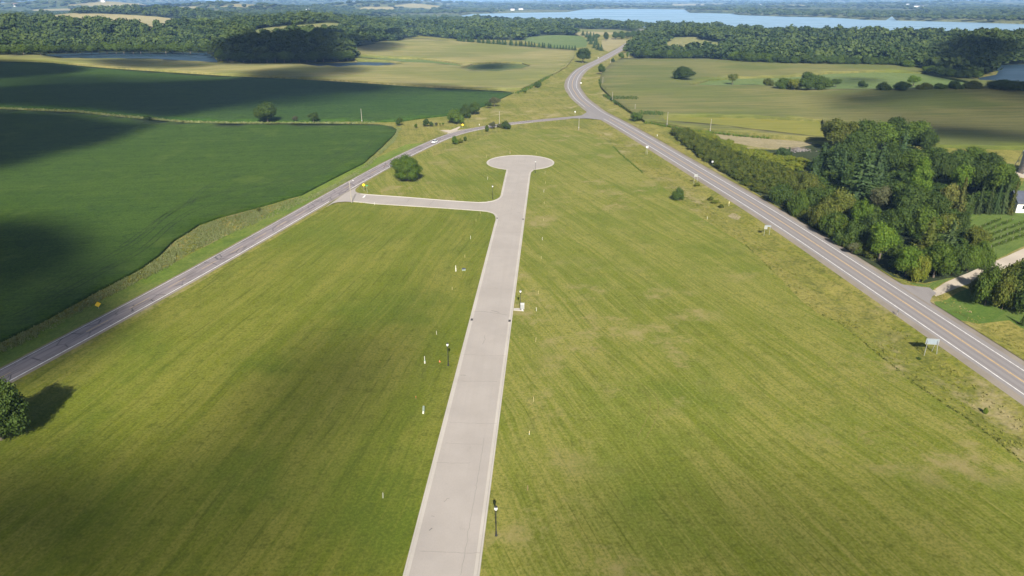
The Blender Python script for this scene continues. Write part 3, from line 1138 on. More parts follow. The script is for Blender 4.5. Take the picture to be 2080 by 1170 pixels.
def crop_track(pix, w, lift):
    p = resample(catmull(PP(pix), 3), 2.0)
    for s in (-1.0, 1.0):
        ribbon('crop_wheel_track', offset(p, s) + RNG.normal(0, .08, p.shape), [-w, w], [0, 0], 'croptrack', lift=lift)


M['croptrack'] = m_grass('parted_bean_rows', (.016, .040, .004), (.03, .06, .007), (.008, .022, .003), 0, .3, 10)
EDGE_P = [(40, 655), (100, 626), (200, 572), (288, 524), (322, 498), (352, 470), (402, 438), (450, 422), (519, 404), (619, 377), (696, 345), (742, 318), (770, 290)]
crop_track([(u - 6, v - 8) for u, v in EDGE_P], .28, .73)
crop_track([(u - 20, v - 24) for u, v in EDGE_P[1:-1]], .25, .73)
crop_track([(250, 505), (300, 470), (340, 440), (400, 410), (470, 392), (560, 375), (640, 352), (700, 325)], .25, .73)
crop_track([(380, 420), (420, 385), (480, 360), (600, 340), (700, 312)], .22, .73)

for a_, b_, w_ in [((913, 858), (1014, 861), .02), ((854, 1120), (978, 1124), .02), ((970, 585), (1042, 588), .02), ((985, 520), (1054, 522), .025), ((1000, 470), (1060, 472), .02),
                   ((1019, 392), (1072, 393), .03), ((1022, 370), (1075, 371), .03), ((905, 900), (980, 903), .018), ((940, 720), (1030, 723), .02)]:
    crack([a_, ((a_[0] + b_[0]) / 2, (a_[1] + b_[1]) / 2 + .8), b_], w_)
crack([(936, 1168), (952, 1080), (968, 985), (983, 890)], .018)
crack([(902, 1020), (908, 1012), (913, 1014)], .03)
crack([(980, 700), (986, 690), (984, 682)], .03)

# ------------------------------------------------------------------ trees
ICO = {}


def ico(sub):
    if sub not in ICO:
        b = bmesh.new()
        bmesh.ops.create_icosphere(b, subdivisions=sub, radius=1.0)
        ICO[sub] = (np.array([v.co[:] for v in b.verts]), np.array([[v.index for v in f.verts] for f in b.faces]))
        b.free()
    return ICO[sub]


def unit(v):
    return v / (np.linalg.norm(v, axis=-1, keepdims=True) + 1e-9)


def leaf_quads(rg, C, Nn, size, aspect=1.0):
    """leaf clumps: one bent-looking quad per point, facing about Nn"""
    n = len(C)
    r = unit(rg.normal(size=(n, 3)))
    t1 = unit(np.cross(Nn, r))
    t2 = np.cross(Nn, t1)
    s = (size * rg.uniform(.6, 1.35, n))[:, None]
    a, b = t1 * s, t2 * s * aspect
    k = rg.uniform(.5, 1.0, (4, n, 1))
    V = np.stack((C - a * k[0], C - b * k[1] + Nn * s * .2, C + a * k[2], C + b * k[3] + Nn * s * .15), 1).reshape(-1, 3)
    return V, np.arange(4 * n).reshape(n, 4)


def crown_arrays(rg, R, z0, z1, nleaf, leaf, nl=14, core=2, jitter=.16, flatb=.25, lump=(.34, .52)):
    """lumpy broad-leaved crown: leaf clumps on and in overlapping boughs round a dark solid heart"""
    hz_ = (z1 - z0) / 2
    ctr = np.array((0, 0, z0 + hz_))
    L = []
    for i in range(nl):
        d = unit(rg.normal(size=3))
        if d[2] < -.55:
            d[2] *= -.5
        q = rg.uniform(.45, .78)
        rr = rg.uniform(*lump)
        c = ctr + d * np.array((R, R, hz_)) * q
        rad = rr * min(R, hz_ * 1.2)
        c[2] = max(c[2], z0 + rad * .7)
        L.append((c, rad))
    L.append((ctr + np.array((0, 0, -.05 * hz_)), .55 * min(R, hz_)))
    pr = np.array([r for _, r in L]) ** 2
    pick = rg.choice(len(L), nleaf * 2, p=pr / pr.sum())
    d = unit(rg.normal(size=(nleaf * 2, 3)))
    C0 = np.array([c for c, _ in L])
    RR = np.array([r for _, r in L])
    pt = C0[pick] + d * (RR[pick] * rg.normal(.98, jitter, nleaf * 2))[:, None] * np.array((1, 1, .9))
    # drop those buried in another bough
    dist = np.linalg.norm(pt[:, None, :] - C0[None], axis=2) / RR[None]
    dist[np.arange(len(pt)), pick] = 9
    ok = (dist.min(axis=1) > .72) & (pt[:, 2] > z0 * .8)
    pt, d = pt[ok][:nleaf], d[ok][:nleaf]
    nn = unit(d + rg.normal(size=d.shape) * .5 + np.array((0, 0, .25)))
    V, Q = leaf_quads(rg, pt, nn, leaf)
    tint = rg.random(len(Q))
    bt = rg.random(len(L))
    iv, jf = ico(core)
    VV, fl, cn, tt = [V], [Q.ravel()], [np.full(len(Q), 4)], [tint]
    base = len(V)
    for (c, r), b in zip(L, bt):
        w = iv * (r * .74) * rg.uniform(.85, 1.12, (len(iv), 1)) + c
        VV.append(w)
        fl.append((jf + base).ravel())
        cn.append(np.full(len(jf), 3))
        tt.append(rg.uniform(0, .6, len(jf)))
        base += len(w)
    return np.concatenate(VV), np.concatenate(fl), np.concatenate(cn), np.concatenate(tt)


def conifer_arrays(rg, R, z0, h, leaf, whorls, per=9, droop=.25, plate=False, power=.9):
    C, Nn = [], []
    for w in range(whorls):
        t = (w + .3) / whorls
        z = z0 + (h - z0) * t
        r = R * (1 - t) ** power + .12 * R * (1 - t)
        if plate:
            r *= rg.uniform(.7, 1.15)
        nb = max(4, int(per * (.5 + .6 * (1 - t))))
        a0_ = rg.uniform(0, 6.28)
        for k in range(nb):
            a = a0_ + 6.283 * k / nb + rg.uniform(-.25, .25)
            rl = r * rg.uniform(.75, 1.15)
            m = max(2, int(rl / (leaf * .8)))
            for j in range(m):
                q = (j + .6) / m
                sp = 1 if not plate else 2
                for s_ in range(sp):
                    wob = rg.normal(0, leaf * (.3 if not plate else .7), 3)
                    zz = z - droop * rl * q + (.12 * rl * q * q if plate else 0)
                    C.append((math.cos(a) * rl * q + wob[0], math.sin(a) * rl * q + wob[1], zz + wob[2] * (.5 if not plate else .25)))
                    up = .5 if not plate else 1.0
                    Nn.append((math.cos(a) * (1 - up * .5), math.sin(a) * (1 - up * .5), up))
    C = np.array(C)
    Nn = unit(np.array(Nn) + rg.normal(size=C.shape) * .35)
    V, Q = leaf_quads(rg, C, Nn, leaf, .6)
    tint = rg.random(len(Q))
    # solid heart
    prof = [(R * .45 * (1 - t) ** power + .05, z0 + (h - z0) * t) for t in np.linspace(0.02, .92, 8)]
    mb = MB().lathe(prof, 8)
    cv = np.array(mb.v)
    cv[:, :2] *= rg.uniform(.7, 1.2, (len(cv), 1))
    fl = [Q.ravel()] + [np.array(f) + len(V) for f in mb.f]
    cn = [4] * len(Q) + [len(f) for f in mb.f]
    tint = np.concatenate((tint, np.full(len(mb.f), .1)))
    return np.concatenate((V, cv)), np.concatenate(fl), np.array(cn), tint


def trunk_mesh(rg, h, r, limbs=5, spread=2.0):
    mb = MB()
    lean = rg.uniform(-.04, .04, 2)
    mb.tube([(0, 0, -.4), (lean[0] * h * .3, lean[1] * h * .3, h * .35), (lean[0] * h, lean[1] * h, h)], [r * 1.25, r * .85, r * .25], 8)
    for i in range(limbs):
        a = 6.28 * i / limbs + rg.uniform(-.5, .5)
        z = h * rg.uniform(.3, .65)
        e = (math.cos(a) * spread, math.sin(a) * spread, z + h * rg.uniform(.2, .35))
        mb.tube([(lean[0] * z, lean[1] * z, z), ((e[0]) * .5, e[1] * .5, z + h * .1), e], [r * .5, r * .35, r * .12], 6)
    return mb


TREE_LIB = {}


def lib(kind, var):
    """crown and trunk meshes of unit tree: crown radius 1, height 2 (scaled when planted)"""
    key = (kind, var)
    if key in TREE_LIB:
        return TREE_LIB[key]
    rg = np.random.default_rng(hash(key) % 1000 + 17 if False else (sum(map(ord, kind)) * 7 + var * 131))
    if kind == 'broad':            # 10 m tall, 5 m radius
        c = crown_arrays(rg, 5, .2, 10, 5200, .29, 24, 2, .19, lump=(.26, .46))
        t = trunk_mesh(rg, 7, .28, 5, 2.4)
    elif kind == 'tall':           # 10 m tall, 3.4 m radius
        c = crown_arrays(rg, 3.4, .1, 10, 4600, .26, 24, 2, .19, lump=(.28, .50))
        t = trunk_mesh(rg, 8, .22, 5, 1.6)
    elif kind == 'airy':           # loose, gappy
        c = crown_arrays(rg, 4.2, 1.0, 10, 2300, .28, 18, 1, .32, lump=(.20, .34))
        t = trunk_mesh(rg, 8, .2, 7, 2.4)
    elif kind == 'shrub':          # 10 wide, 6.5 high, to the ground
        c = crown_arrays(rg, 5, -.3, 6.5, 4200, .28, 26, 1, .22, lump=(.24, .48))
        t = trunk_mesh(rg, 3.6, .16, 6, 2.0)
    elif kind == 'hero':
        c = crown_arrays(rg, 5, -.9, 10, 12000, .21, 38, 2, .17, lump=(.24, .42))
        t = trunk_mesh(rg, 7, .28, 6, 2.4)
    elif kind == 'spruce':
        c = conifer_arrays(rg, 2.1, .3, 10, .36, 26, 10, .22)
        t = MB().tube([(0, 0, -.4), (0, 0, 5), (0, 0, 9.6)], [.2, .13, .03], 7)
    elif kind == 'pine':
        c = conifer_arrays(rg, 3.3, 1.2, 10, .42, 13, 9, .02, True, .65)
        t = MB().tube([(0, 0, -.4), (0, 0, 5), (0, 0, 9.8)], [.24, .16, .03], 7)
    TREE_LIB[key] = (c, t)
    return TREE_LIB[key]


CROWN_ME, TRUNK_ME = {}, {}


def plant(kind, var, leafmat, name, label, cat, x, y, width, height, rz=0.0, group=None, sink=0.0):
    key = (kind, var, leafmat)
    if key not in CROWN_ME:
        c, t = lib(kind, var)
        CROWN_ME[key] = mesh_np('crown', *c[:3], [LEAF[leafmat]], tint=c[3])
    if (kind, var) not in TRUNK_ME:
        me = bpy.data.meshes.new('trunk')
        t = lib(kind, var)[1]
        me.from_pydata(t.v, [], t.f)
        me.materials.append(BARK)
        TRUNK_ME[(kind, var)] = me
    w0 = {'broad': 10, 'tall': 6.8, 'airy': 8.4, 'shrub': 10, 'hero': 10, 'spruce': 4.4, 'pine': 6.8}[kind]
    h0 = {'shrub': 6.5}.get(kind, 10)
    sq = RNG.uniform(.86, 1.16)
    t = thing(name, label, cat, (x, y, hz(x, y) - sink), rz, group, (width / w0 * sq, width / w0 / sq, height / h0))
    link('trunk', TRUNK_ME[(kind, var)], t)
    link('crown', CROWN_ME[key], t)
    return t


VAR = [0]


def T(u, vb, wpx, vt, kind, leafmat, label, cat='tree', name=None, group=None, nv=3):
    """plant a tree whose foot shows at (u, vb), WPX wide and reaching up to row VT"""
    x, y = P(u, vb)
    VAR[0] += 1
    nm = name or {'broad': 'broadleaf_tree', 'tall': 'broadleaf_tree', 'airy': 'broadleaf_tree', 'hero': 'broadleaf_tree', 'shrub': 'shrub', 'spruce': 'spruce_tree', 'pine': 'pine_tree'}[kind]
    return plant(kind, VAR[0] % nv, leafmat, nm, label, cat, x, y, wpx * mpp(u, vb), hgt(u, vb, vt) * 1.02, RNG.uniform(0, 6.28), group)


# --- single trees and shrubs of the open country
T(4, 893, 108, 770, 'hero', 'dark', 'big dark leafy tree cut off by the left edge, beside the county road', nv=1)
T(827, 367, 58, 317, 'hero', 'bright', 'round sunlit green tree alone on the lawn by the county road', nv=1)
T(544, 250, 48, 211, 'broad', 'dark', 'large round tree alone on the grass strip between the two bean fields')
T(600, 248.5, 13, 234, 'airy', 'grey', 'small brownish bush on the grass strip between the bean fields', 'bush', 'shrub')
T(637, 249, 26, 226, 'airy', 'dark', 'thin ragged tree on the grass strip between the bean fields')
T(300, 244, 20, 237, 'shrub', 'dark', 'low dark bush on the shaded grass strip between the bean fields', 'bush')
T(811, 255.5, 14, 237, 'tall', 'dark', 'small upright dark tree at the tip of the near bean field')
T(845, 261, 7, 251, 'tall', 'green', 'tiny young tree on the tan bank below the far bean field')
T(866, 257.5, 13, 241, 'tall', 'dark', 'short dark tree, tallest of the saplings in the row by the field access', group='saplings by the field access')
T(876, 257.5, 8, 246, 'tall', 'green', 'slim green sapling touching the dark tree by the field access', group='saplings by the field access')
T(886, 256.5, 7, 248, 'airy', 'grey', 'sparse greyish sapling, third in the row by the field access', group='saplings by the field access')
T(894, 256, 5, 248, 'airy', 'yellow', 'thin yellowish sapling, fourth in the row by the field access', group='saplings by the field access')
T(900, 255.5, 5, 248, 'airy', 'green', 'last small sapling in the row, nearest the round bushes', group='saplings by the field access')
T(926, 251.5, 34, 224, 'shrub', 'green', 'broad green bush nearest the road in the clump of three', 'bush')
T(945, 240, 26, 215, 'shrub', 'dark', 'dark bush in the middle of the clump of three by the bean field', 'bush')
T(964, 233, 26, 206, 'broad', 'dark', 'dark round tree farthest from the road in the clump of three')
T(992, 220, 16, 206, 'airy', 'dark', 'loose dark bush left of the greyish tree at the bean field corner', 'bush', 'shrub')
T(1004, 217, 24, 195, 'airy', 'grey', 'loose greyish tree at the pointed corner of the far bean field')
T(989, 267, 9, 254, 'shrub', 'green', 'small bright bush left of the utility pole at the road bend', 'bush')
T(1000, 262, 15, 245, 'airy', 'grey', 'brownish loose bush left of the utility pole at the road bend', 'bush', 'shrub')
T(1028, 262, 19, 247, 'shrub', 'dark', 'dark bush right of the utility pole at the road bend', 'bush')
T(1015, 258.5, 14, 251, 'shrub', 'grey', 'low brown bush at the foot of the utility pole at the road bend', 'bush')
T(924.5, 293.5, 14, 277, 'shrub', 'bright', 'bright green bush by the county road, largest of three', 'bush')
T(935.5, 290.5, 11, 282, 'shrub', 'yellow', 'yellow green bush in the middle of three by the county road', 'bush')
T(945, 286.5, 8, 277.5, 'shrub', 'green', 'small green bush, last of three by the county road', 'bush')
T(1184, 126.5, 29, 95, 'tall', 'dark', 'tall dark tree standing alone on the left of the highway bend')
T(1221, 151, 14, 130, 'tall', 'dark', 'upright dark tree right of the highway bend')
T(1092, 178, 15, 166, 'shrub', 'dark', 'dark bush on the edge of the pale corn field near the highway bend', 'bush')
T(1066, 190, 8, 182, 'airy', 'green', 'wispy bush where the pale corn field meets the bean field', 'bush', 'shrub')
T(1245, 127, 8, 119, 'shrub', 'dark', 'little dark bush beside the pole beyond the highway bend', 'bush')
T(1262, 120, 12, 106, 'tall', 'green', 'green tree at the wood corner beyond the highway bend')
T(1275, 120, 7, 103, 'airy', 'green', 'thin young tree at the wood corner beyond the highway bend')
T(1388, 165, 41, 137, 'broad', 'dark', 'round dark tree alone in the right corn field')
T(1487, 172, 20, 147, 'airy', 'olive', 'small loose tree in the right corn field, right of the round dark one')
T(1560, 177, 26, 160, 'shrub', 'olive', 'olive bush on the left end of the clump in the grass pocket', 'bush')
T(1592, 184, 34, 160, 'broad', 'green', 'green tree in the left half of the clump in the grass pocket')
T(1612, 187, 26, 158, 'tall', 'yellow', 'yellowish tree in front of the clump in the grass pocket')
T(1640, 186, 52, 146, 'broad', 'dark', 'tallest dark tree of the clump in the grass pocket')
T(1668, 186, 38, 158, 'broad', 'green', 'green tree on the right of the clump in the grass pocket')
T(1697, 177, 24, 158, 'airy', 'green', 'smaller tree just right of the clump in the grass pocket')
T(1752, 178, 20, 165, 'shrub', 'dark', 'small dark bush alone in the grass pocket', 'bush')
T(1794, 187, 28, 169, 'shrub', 'dark', 'round dark bush left of the bigger dark bush by the field crest', 'bush')
T(1831, 187, 36, 165, 'broad', 'dark', 'larger round dark tree on the far side of the field crest')
T(1855, 175, 28, 151, 'airy', 'bright', 'bright green tree behind the dark bushes of the grass pocket')
T(1878, 184, 34, 170, 'shrub', 'olive', 'pale olive bush right of the bright green tree', 'bush')
T(1908, 184, 32, 170, 'shrub', 'green', 'green bush on the crest, second right of the bright tree', 'bush')
T(1940, 184, 34, 165, 'shrub', 'dark', 'dark bush on the crest left of the pond', 'bush')
T(1975, 183, 40, 166, 'shrub', 'olive', 'olive bush on the crest just below the pond', 'bush')
T(2037, 188, 52, 161, 'broad', 'dark', 'wide dark tree in front of the right pond')
T(2068, 188, 32, 165, 'broad', 'dark', 'dark tree at the right edge in front of the pond')
T(1377, 406.5, 23, 384, 'shrub', 'dark', 'single rounded bush on the edge of the mown lawn', 'bush')
T(1292, 244, 27, 227, 'shrub', 'green', 'dense green bush at the corner of the right corn field', 'bush')
T(1252, 213, 12, 206, 'airy', 'green', 'scrubby bush at the edge of the right corn field', 'bush', 'shrub')
T(2004, 829, 12, 819, 'shrub', 'bright', 'tiny green shrub in the ditch below the highway', 'shrub')
T(1868, 722, 9, 716, 'shrub', 'green', 'small weed bush at the foot of the white roadside sign', 'bush')
T(526, 430, 11, 421, 'airy', 'olive', 'tiny dark shrub in the weeds along the near bean field', 'shrub', 'shrub')
for q, (u, v, w) in enumerate([(1444, 402, 14), (1453, 408, 16), (1466, 417, 12), (1416, 376, 13)]):
    T(u, v, w, v - 7, 'shrub', 'yellow' if q % 2 else 'olive', 'low %s bush in the highway ditch, %s from the far road sign' % ('yellowish' if q % 2 else 'olive', ['second', 'third', 'fourth', 'first'][q]), 'bush', group='ditch bushes')

# --- the grove on the right of the highway: every tree on its own
GROVE = [
    # u, foot v, width, top v, kind, leaves, label
    (1690, 302, 70, 240, 'broad', 'olive', 'broad olive brown tree on the back left corner of the roadside grove'),
    (1722, 306, 62, 246, 'broad', 'olive', 'second olive brown tree from the back left corner of the grove'),
    (1755, 308, 66, 248, 'broad', 'green', 'yellow green tree at the back of the grove beside the olive trees'),
    (1790, 306, 60, 244, 'tall', 'green', 'tall green tree in the middle of the grove\'s back row'),
    (1812, 303, 50, 238, 'tall', 'dark', 'topmost dark tree of the grove\'s back row'),
    (1850, 308, 66, 249, 'broad', 'green', 'broad green tree right of the topmost tree of the grove'),
    (1876, 314, 52, 262, 'broad', 'dark', 'tree on the back right shoulder of the grove'),
    (1830, 322, 36, 262, 'pine', 'pine', 'dark pine among the broadleaf trees of the grove\'s back row'),
    (1732, 338, 60, 274, 'broad', 'dark', 'dark tree in the shade below the olive trees'),
    (1666, 352, 46, 290, 'pine', 'pine', 'blue green pine on the left front of the pine group'),
    (1690, 362, 48, 290, 'pine', 'pine', 'blue green pine second from the left in the pine group'),
    (1650, 372, 34, 320, 'spruce', 'pine', 'small pointed blue green conifer left of the pines'),
    (1704, 385, 44, 305, 'pine', 'pine', 'pine with pointed top just left of the largest pine'),
    (1742, 412, 84, 300, 'pine', 'pine', 'largest white pine of the grove with layered branches'),
    (1778, 385, 60, 290, 'pine', 'pine', 'tall pine behind and right of the largest one'),
    (1588, 322, 26, 300, 'shrub', 'pine', 'small blue green conifer bush left of the rock pile', ),
    (1602, 317, 18, 299, 'spruce', 'dark', 'little dark conifer right beside the rock pile'),
    (1800, 360, 60, 300, 'broad', 'dark', 'dark tree behind the tall pine of the grove'),
    (1850, 362, 64, 306, 'broad', 'green', 'middle green tree of the grove under the back row'),
    (1890, 352, 56, 300, 'tall', 'dark', 'dark tree on the right of the grove\'s middle row'),
    (1862, 400, 40, 322, 'tall', 'bright', 'light green tree in the middle of the grove'),
    (1900, 380, 56, 310, 'broad', 'dark', 'shaded tree left of the yellowish tree of the right wing'),
    (1940, 352, 52, 304, 'broad', 'dark', 'dark tree at the back of the grove\'s right wing'),
    (1972, 352, 52, 302, 'broad', 'green', 'green tree at the back of the grove\'s right wing'),
    (2002, 358, 50, 308, 'broad', 'dark', 'dark tree near the right back corner of the grove'),
    (2030, 372, 38, 328, 'broad', 'green', 'green tree at the right back corner near the white roofed building'),
    (1944, 398, 44, 326, 'airy', 'bright', 'bright yellow green tree in the grove\'s right wing'),
    (1980, 396, 60, 326, 'broad', 'dark', 'dark tree right of the bright yellow green one'),
    (2020, 402, 60, 332, 'broad', 'green', 'green tree behind the row of spruces'),
    (2045, 410, 34, 354, 'broad', 'dark', 'dark tree at the right end behind the spruces'),
    (1966, 433, 24, 392, 'spruce', 'spruce', 'shortest spruce at the left end of the spruce row'),
    (1984, 434, 22, 376, 'spruce', 'spruce', 'second spruce from the left in the spruce row'),
    (2004, 434, 22, 378, 'spruce', 'spruce', 'third spruce from the left in the spruce row'),
    (2020, 434, 20, 372, 'spruce', 'pine', 'bluish spruce in the middle of the spruce row'),
    (2034, 434, 22, 374, 'spruce', 'spruce', 'next to last spruce of the spruce row'),
    (2050, 435, 22, 370, 'spruce', 'larch', 'brownish spruce at the right end of the spruce row'),
    (1920, 436, 42, 366, 'airy', 'larch', 'yellowish larch left of the spruce row'),
    (1944, 440, 34, 362, 'spruce', 'larch', 'thin pale topped larch left of the spruce row'),
    (1910, 446, 34, 378, 'spruce', 'larch', 'yellow green larch in front of the dark trees'),
    (1816, 428, 56, 368, 'broad', 'dark', 'dark tree right of the largest white pine'),
    (1780, 432, 44, 372, 'airy', 'grey', 'greyish tree with bare twigs right of the largest pine'),
    (1842, 446, 66, 378, 'broad', 'dark', 'big dark tree in the middle of the grove'),
    (1888, 452, 56, 390, 'broad', 'dark', 'dark tree left of the larches'),
    (1822, 478, 60, 420, 'broad', 'dark', 'dark tree in the grove above the maple'),
    (1870, 486, 60, 425, 'broad', 'green', 'green tree in front of the dark middle trees'),
    (1912, 488, 50, 428, 'airy', 'olive', 'olive tree in the lower grove'),
    (1944, 482, 44, 430, 'broad', 'dark', 'dark tree beside the vineyard corner'),
    (1880, 515, 54, 440, 'pine', 'olive', 'wide olive pine in the lower grove'),
    (1922, 518, 48, 446, 'spruce', 'spruce', 'grey green spruce in the lower grove'),
    (1786, 524, 56, 448, 'tall', 'bright', 'bright green maple at the front of the grove by the highway'),
    (1762, 496, 56, 436, 'broad', 'dark', 'shaded tree behind the bright green maple'),
    (1840, 556, 60, 494, 'broad', 'bright', 'bright green tree at the front corner of the grove'),
    (1862, 566, 44, 516, 'shrub', 'yellow', 'yellowish bush at the very front corner of the grove'),
    (1896, 562, 60, 496, 'broad', 'green', 'green tree on the front edge facing the gravel drive'),
    (1932, 558, 52, 506, 'shrub', 'dark', 'dark bush on the front edge facing the gravel drive'),
    (1964, 552, 50, 498, 'broad', 'green', 'green tree facing the gravel drive near the vineyard'),
    (1990, 545, 44, 496, 'shrub', 'green', 'last green bush of the grove at the vineyard corner'),
    (1976, 515, 44, 462, 'shrub', 'olive', 'olive bush between the grove and the vine rows'),
    (1722, 500, 50, 452, 'shrub', 'dark', 'dark bush at the roadside edge left of the maple'),
    (1730, 516, 26, 490, 'airy', 'grey', 'reddish brown bush on the roadside edge left of the maple'),
    (1690, 480, 56, 430, 'shrub', 'green', 'green bush at the roadside edge in the middle of the grove'),
    (1660, 458, 50, 412, 'shrub', 'olive', 'olive bush at the roadside edge, third from the maple'),
    (1700, 446, 60, 392, 'shrub', 'olive', 'light olive bush inside the grove below the largest pine'),
    (1655, 430, 56, 380, 'shrub', 'dark', 'dark bush left of the light olive one below the pines'),
    (1745, 466, 50, 410, 'shrub', 'bright', 'bright green bush under the dark trees above the maple'),
    (1620, 434, 52, 390, 'shrub', 'green', 'green bush at the roadside edge, fourth from the maple'),
    (1585, 412, 50, 372, 'shrub', 'dark', 'dark bush at the roadside edge, fifth from the maple'),
    (1630, 396, 50, 352, 'shrub', 'olive', 'olive bush left of the pine group'),
]
for g in GROVE:
    T(*g[:7], cat='bush' if g[4] == 'shrub' else 'tree', group='grove beside the highway')
# --- bushes in the bottom right yard
for q, (u, v, w, t) in enumerate([(2000, 620, 60, 560), (2035, 628, 60, 560), (2070, 634, 70, 552), (2010, 596, 50, 545), (2050, 600, 60, 538), (2085, 606, 60, 530), (2110, 634, 60, 560), (1984, 606, 40, 566)]):
    T(u, v, w, t, 'shrub', ['green', 'olive', 'dark'][q % 3], ['front left', 'front middle', 'front right', 'back left', 'back middle', 'back right', 'rightmost', 'leftmost'][q] + ' dark bush of the thicket below the gravel drive', 'bush', group='thicket by the gravel drive')
T(2076, 660, 14, 632, 'spruce', 'dark', 'small dark conifer at the right edge below the thicket')
# --- conifer windbreaks beyond the corn
n_ = 30
for i in range(n_):
    t = i / (n_ - 1)
    u = 930 + 190 * t + RNG.uniform(-2, 2)
    vb = 85.5 + 15 * t
    T(u, vb, 12, vb - 11 - 2 * (1 - t) - RNG.uniform(0, 2.5), 'spruce', 'pine', 'dark conifer in the long windbreak behind the pale corn field', name='conifer_tree', group='long conifer windbreak')
for i in range(8):
    u = 1126 + 6 * i
    T(u, 100.5 + .25 * i, 9, 91.5 - RNG.uniform(0, 1.5) + .2 * i, 'spruce', 'pine', 'dark conifer in the short windbreak right of the long one', name='conifer_tree', group='short conifer windbreak')
for i, (u, vb, vt) in enumerate([(1184, 72, 62), (1192, 76, 63), (1199, 80, 64), (1205, 84, 66), (1211, 92, 72), (1200, 90, 76), (1207, 98, 84), (1215, 101, 88), (1221, 103, 90), (1196, 84, 68)]):
    T(u, vb, 13, vt, 'spruce', 'pine', 'dark conifer in the belt that runs down to the highway', name='conifer_tree', group='conifer belt by the highway')
for i, (u, vb, vt, w) in enumerate([(1230, 82, 66, 12), (1212, 80, 68, 14), (1250, 80, 64, 18), (1262, 80, 64, 16), (1274, 78, 64, 16), (1286, 76, 62, 14), (1296, 74, 62, 12)]):
    T(u, vb, w, vt, 'broad', 'dark', 'dark tree in the row on the left of the far highway', group='trees left of the far highway')
# --- trees along the near edges of the far woods
EDGE = [([(1283, 100), (1290, 112), (1300, 119), (1330, 121.5), (1380, 121.5), (1418, 120.5)], 15, 'dark', 'dark tree along the hedge behind the right corn field', 'hedge trees behind the right corn field'),
        ([(1462, 122), (1500, 127), (1545, 129)], 8, 'green', 'green tree of the small copse behind the right corn field', 'copse behind the right corn field'),
        ([(1552, 129), (1600, 131), (1680, 132.5), (1750, 133), (1815, 134.5), (1850, 140)], 17, 'dark', 'tree on the front edge of the big wood right of the highway', 'front trees of the big wood'),
        ([(1880, 149), (1920, 158), (1960, 163), (1995, 158)], 10, 'dark', 'shaded tree on the wood edge left of the right pond', 'trees by the right pond'),
        ([(440, 122), (480, 126), (540, 126.5), (600, 125.5), (660, 124.5), (712, 122)], 17, 'dark', 'shaded tree on the shore of the wooded point in the left pond', 'trees of the wooded point'),
        ([(-10, 111), (60, 110.5), (140, 108.5), (240, 107.5), (340, 107.5), (430, 109)], 26, 'green', 'tree on the far shore of the left pond', 'trees on the far pond shore')]
for pl, nn_, lm, lb, gp in EDGE:
    pl = np.array(pl, float)
    L = np.concatenate(([0], np.cumsum(np.linalg.norm(np.diff(pl, axis=0), axis=1))))
    for i in range(nn_):
        s = (i + .5) / nn_ * L[-1]
        u = float(np.interp(s, L, pl[:, 0])) + RNG.uniform(-2, 2)
        v = float(np.interp(s, L, pl[:, 1]))
        w = RNG.uniform(20, 30)
        T(u, v, w, v - RNG.uniform(15, 22), ['broad', 'tall', 'broad'][i % 3], lm if i % 4 else ('dark' if lm == 'green' else 'green'), lb, name='woodland_tree', group=gp)
for u, vb, w, vt in [(1345, 93, 12, 82), (1352, 92, 8, 80), (1432, 92, 10, 83), (1426, 112, 9, 104), (1440, 113, 8, 106), (1452, 114, 9, 107), (1405, 92, 5, 87), (1520, 88, 20, 70)]:
    T(u, vb, w, vt, 'broad', 'green', 'small tree in the hilltop clearing right of the far highway', group='trees in the hilltop clearing')

# ------------------------------------------------------------------ woods too far and dense to count
def far_tree_templates(faces, nvar, rg):
    out = []
    for i in range(nvar):
        if faces == 'mid':
            out.append(crown_arrays(rg, 5, .5, 10, 85, 1.5, 9, 1, .12, lump=(.36, .55)))
        else:
            iv, jf = ico(1)
            w = iv * np.array((5, 5, 4.6)) * rg.uniform(.7, 1.2, (len(iv), 1)) + np.array((0, 0, 5))
            out.append((w, jf.ravel(), np.full(len(jf), 3), rg.random(len(jf))))
    return out


def wood(name, XY, hts, wid, templ, mat, label_kind='stuff'):
    rg = np.random.default_rng(len(XY))
    VV, FF, CC, TT = [], [], [], []
    base = 0
    z = hfull(XY[:, 0], XY[:, 1])
    for i in range(len(XY)):
        V, f, c, t = templ[rg.integers(len(templ))]
        a = rg.uniform(0, 6.28)
        ca, sa = math.cos(a) * wid[i] / 10, math.sin(a) * wid[i] / 10
        W = np.column_stack((V[:, 0] * ca - V[:, 1] * sa, V[:, 0] * sa + V[:, 1] * ca, V[:, 2] * hts[i] / 10))
        W += (XY[i, 0], XY[i, 1], z[i])
        VV.append(W)
        FF.append(f + base)
        CC.append(c)
        tt = rg.random()
        TT.append(np.clip(t * .3 + tt * .95 - .15, 0, 1))
        base += len(W)
    me = mesh_np(name, np.concatenate(VV), np.concatenate(FF), np.concatenate(CC), [LEAF[mat]], tint=np.concatenate(TT))
    return props(link(name, me), kind='stuff')


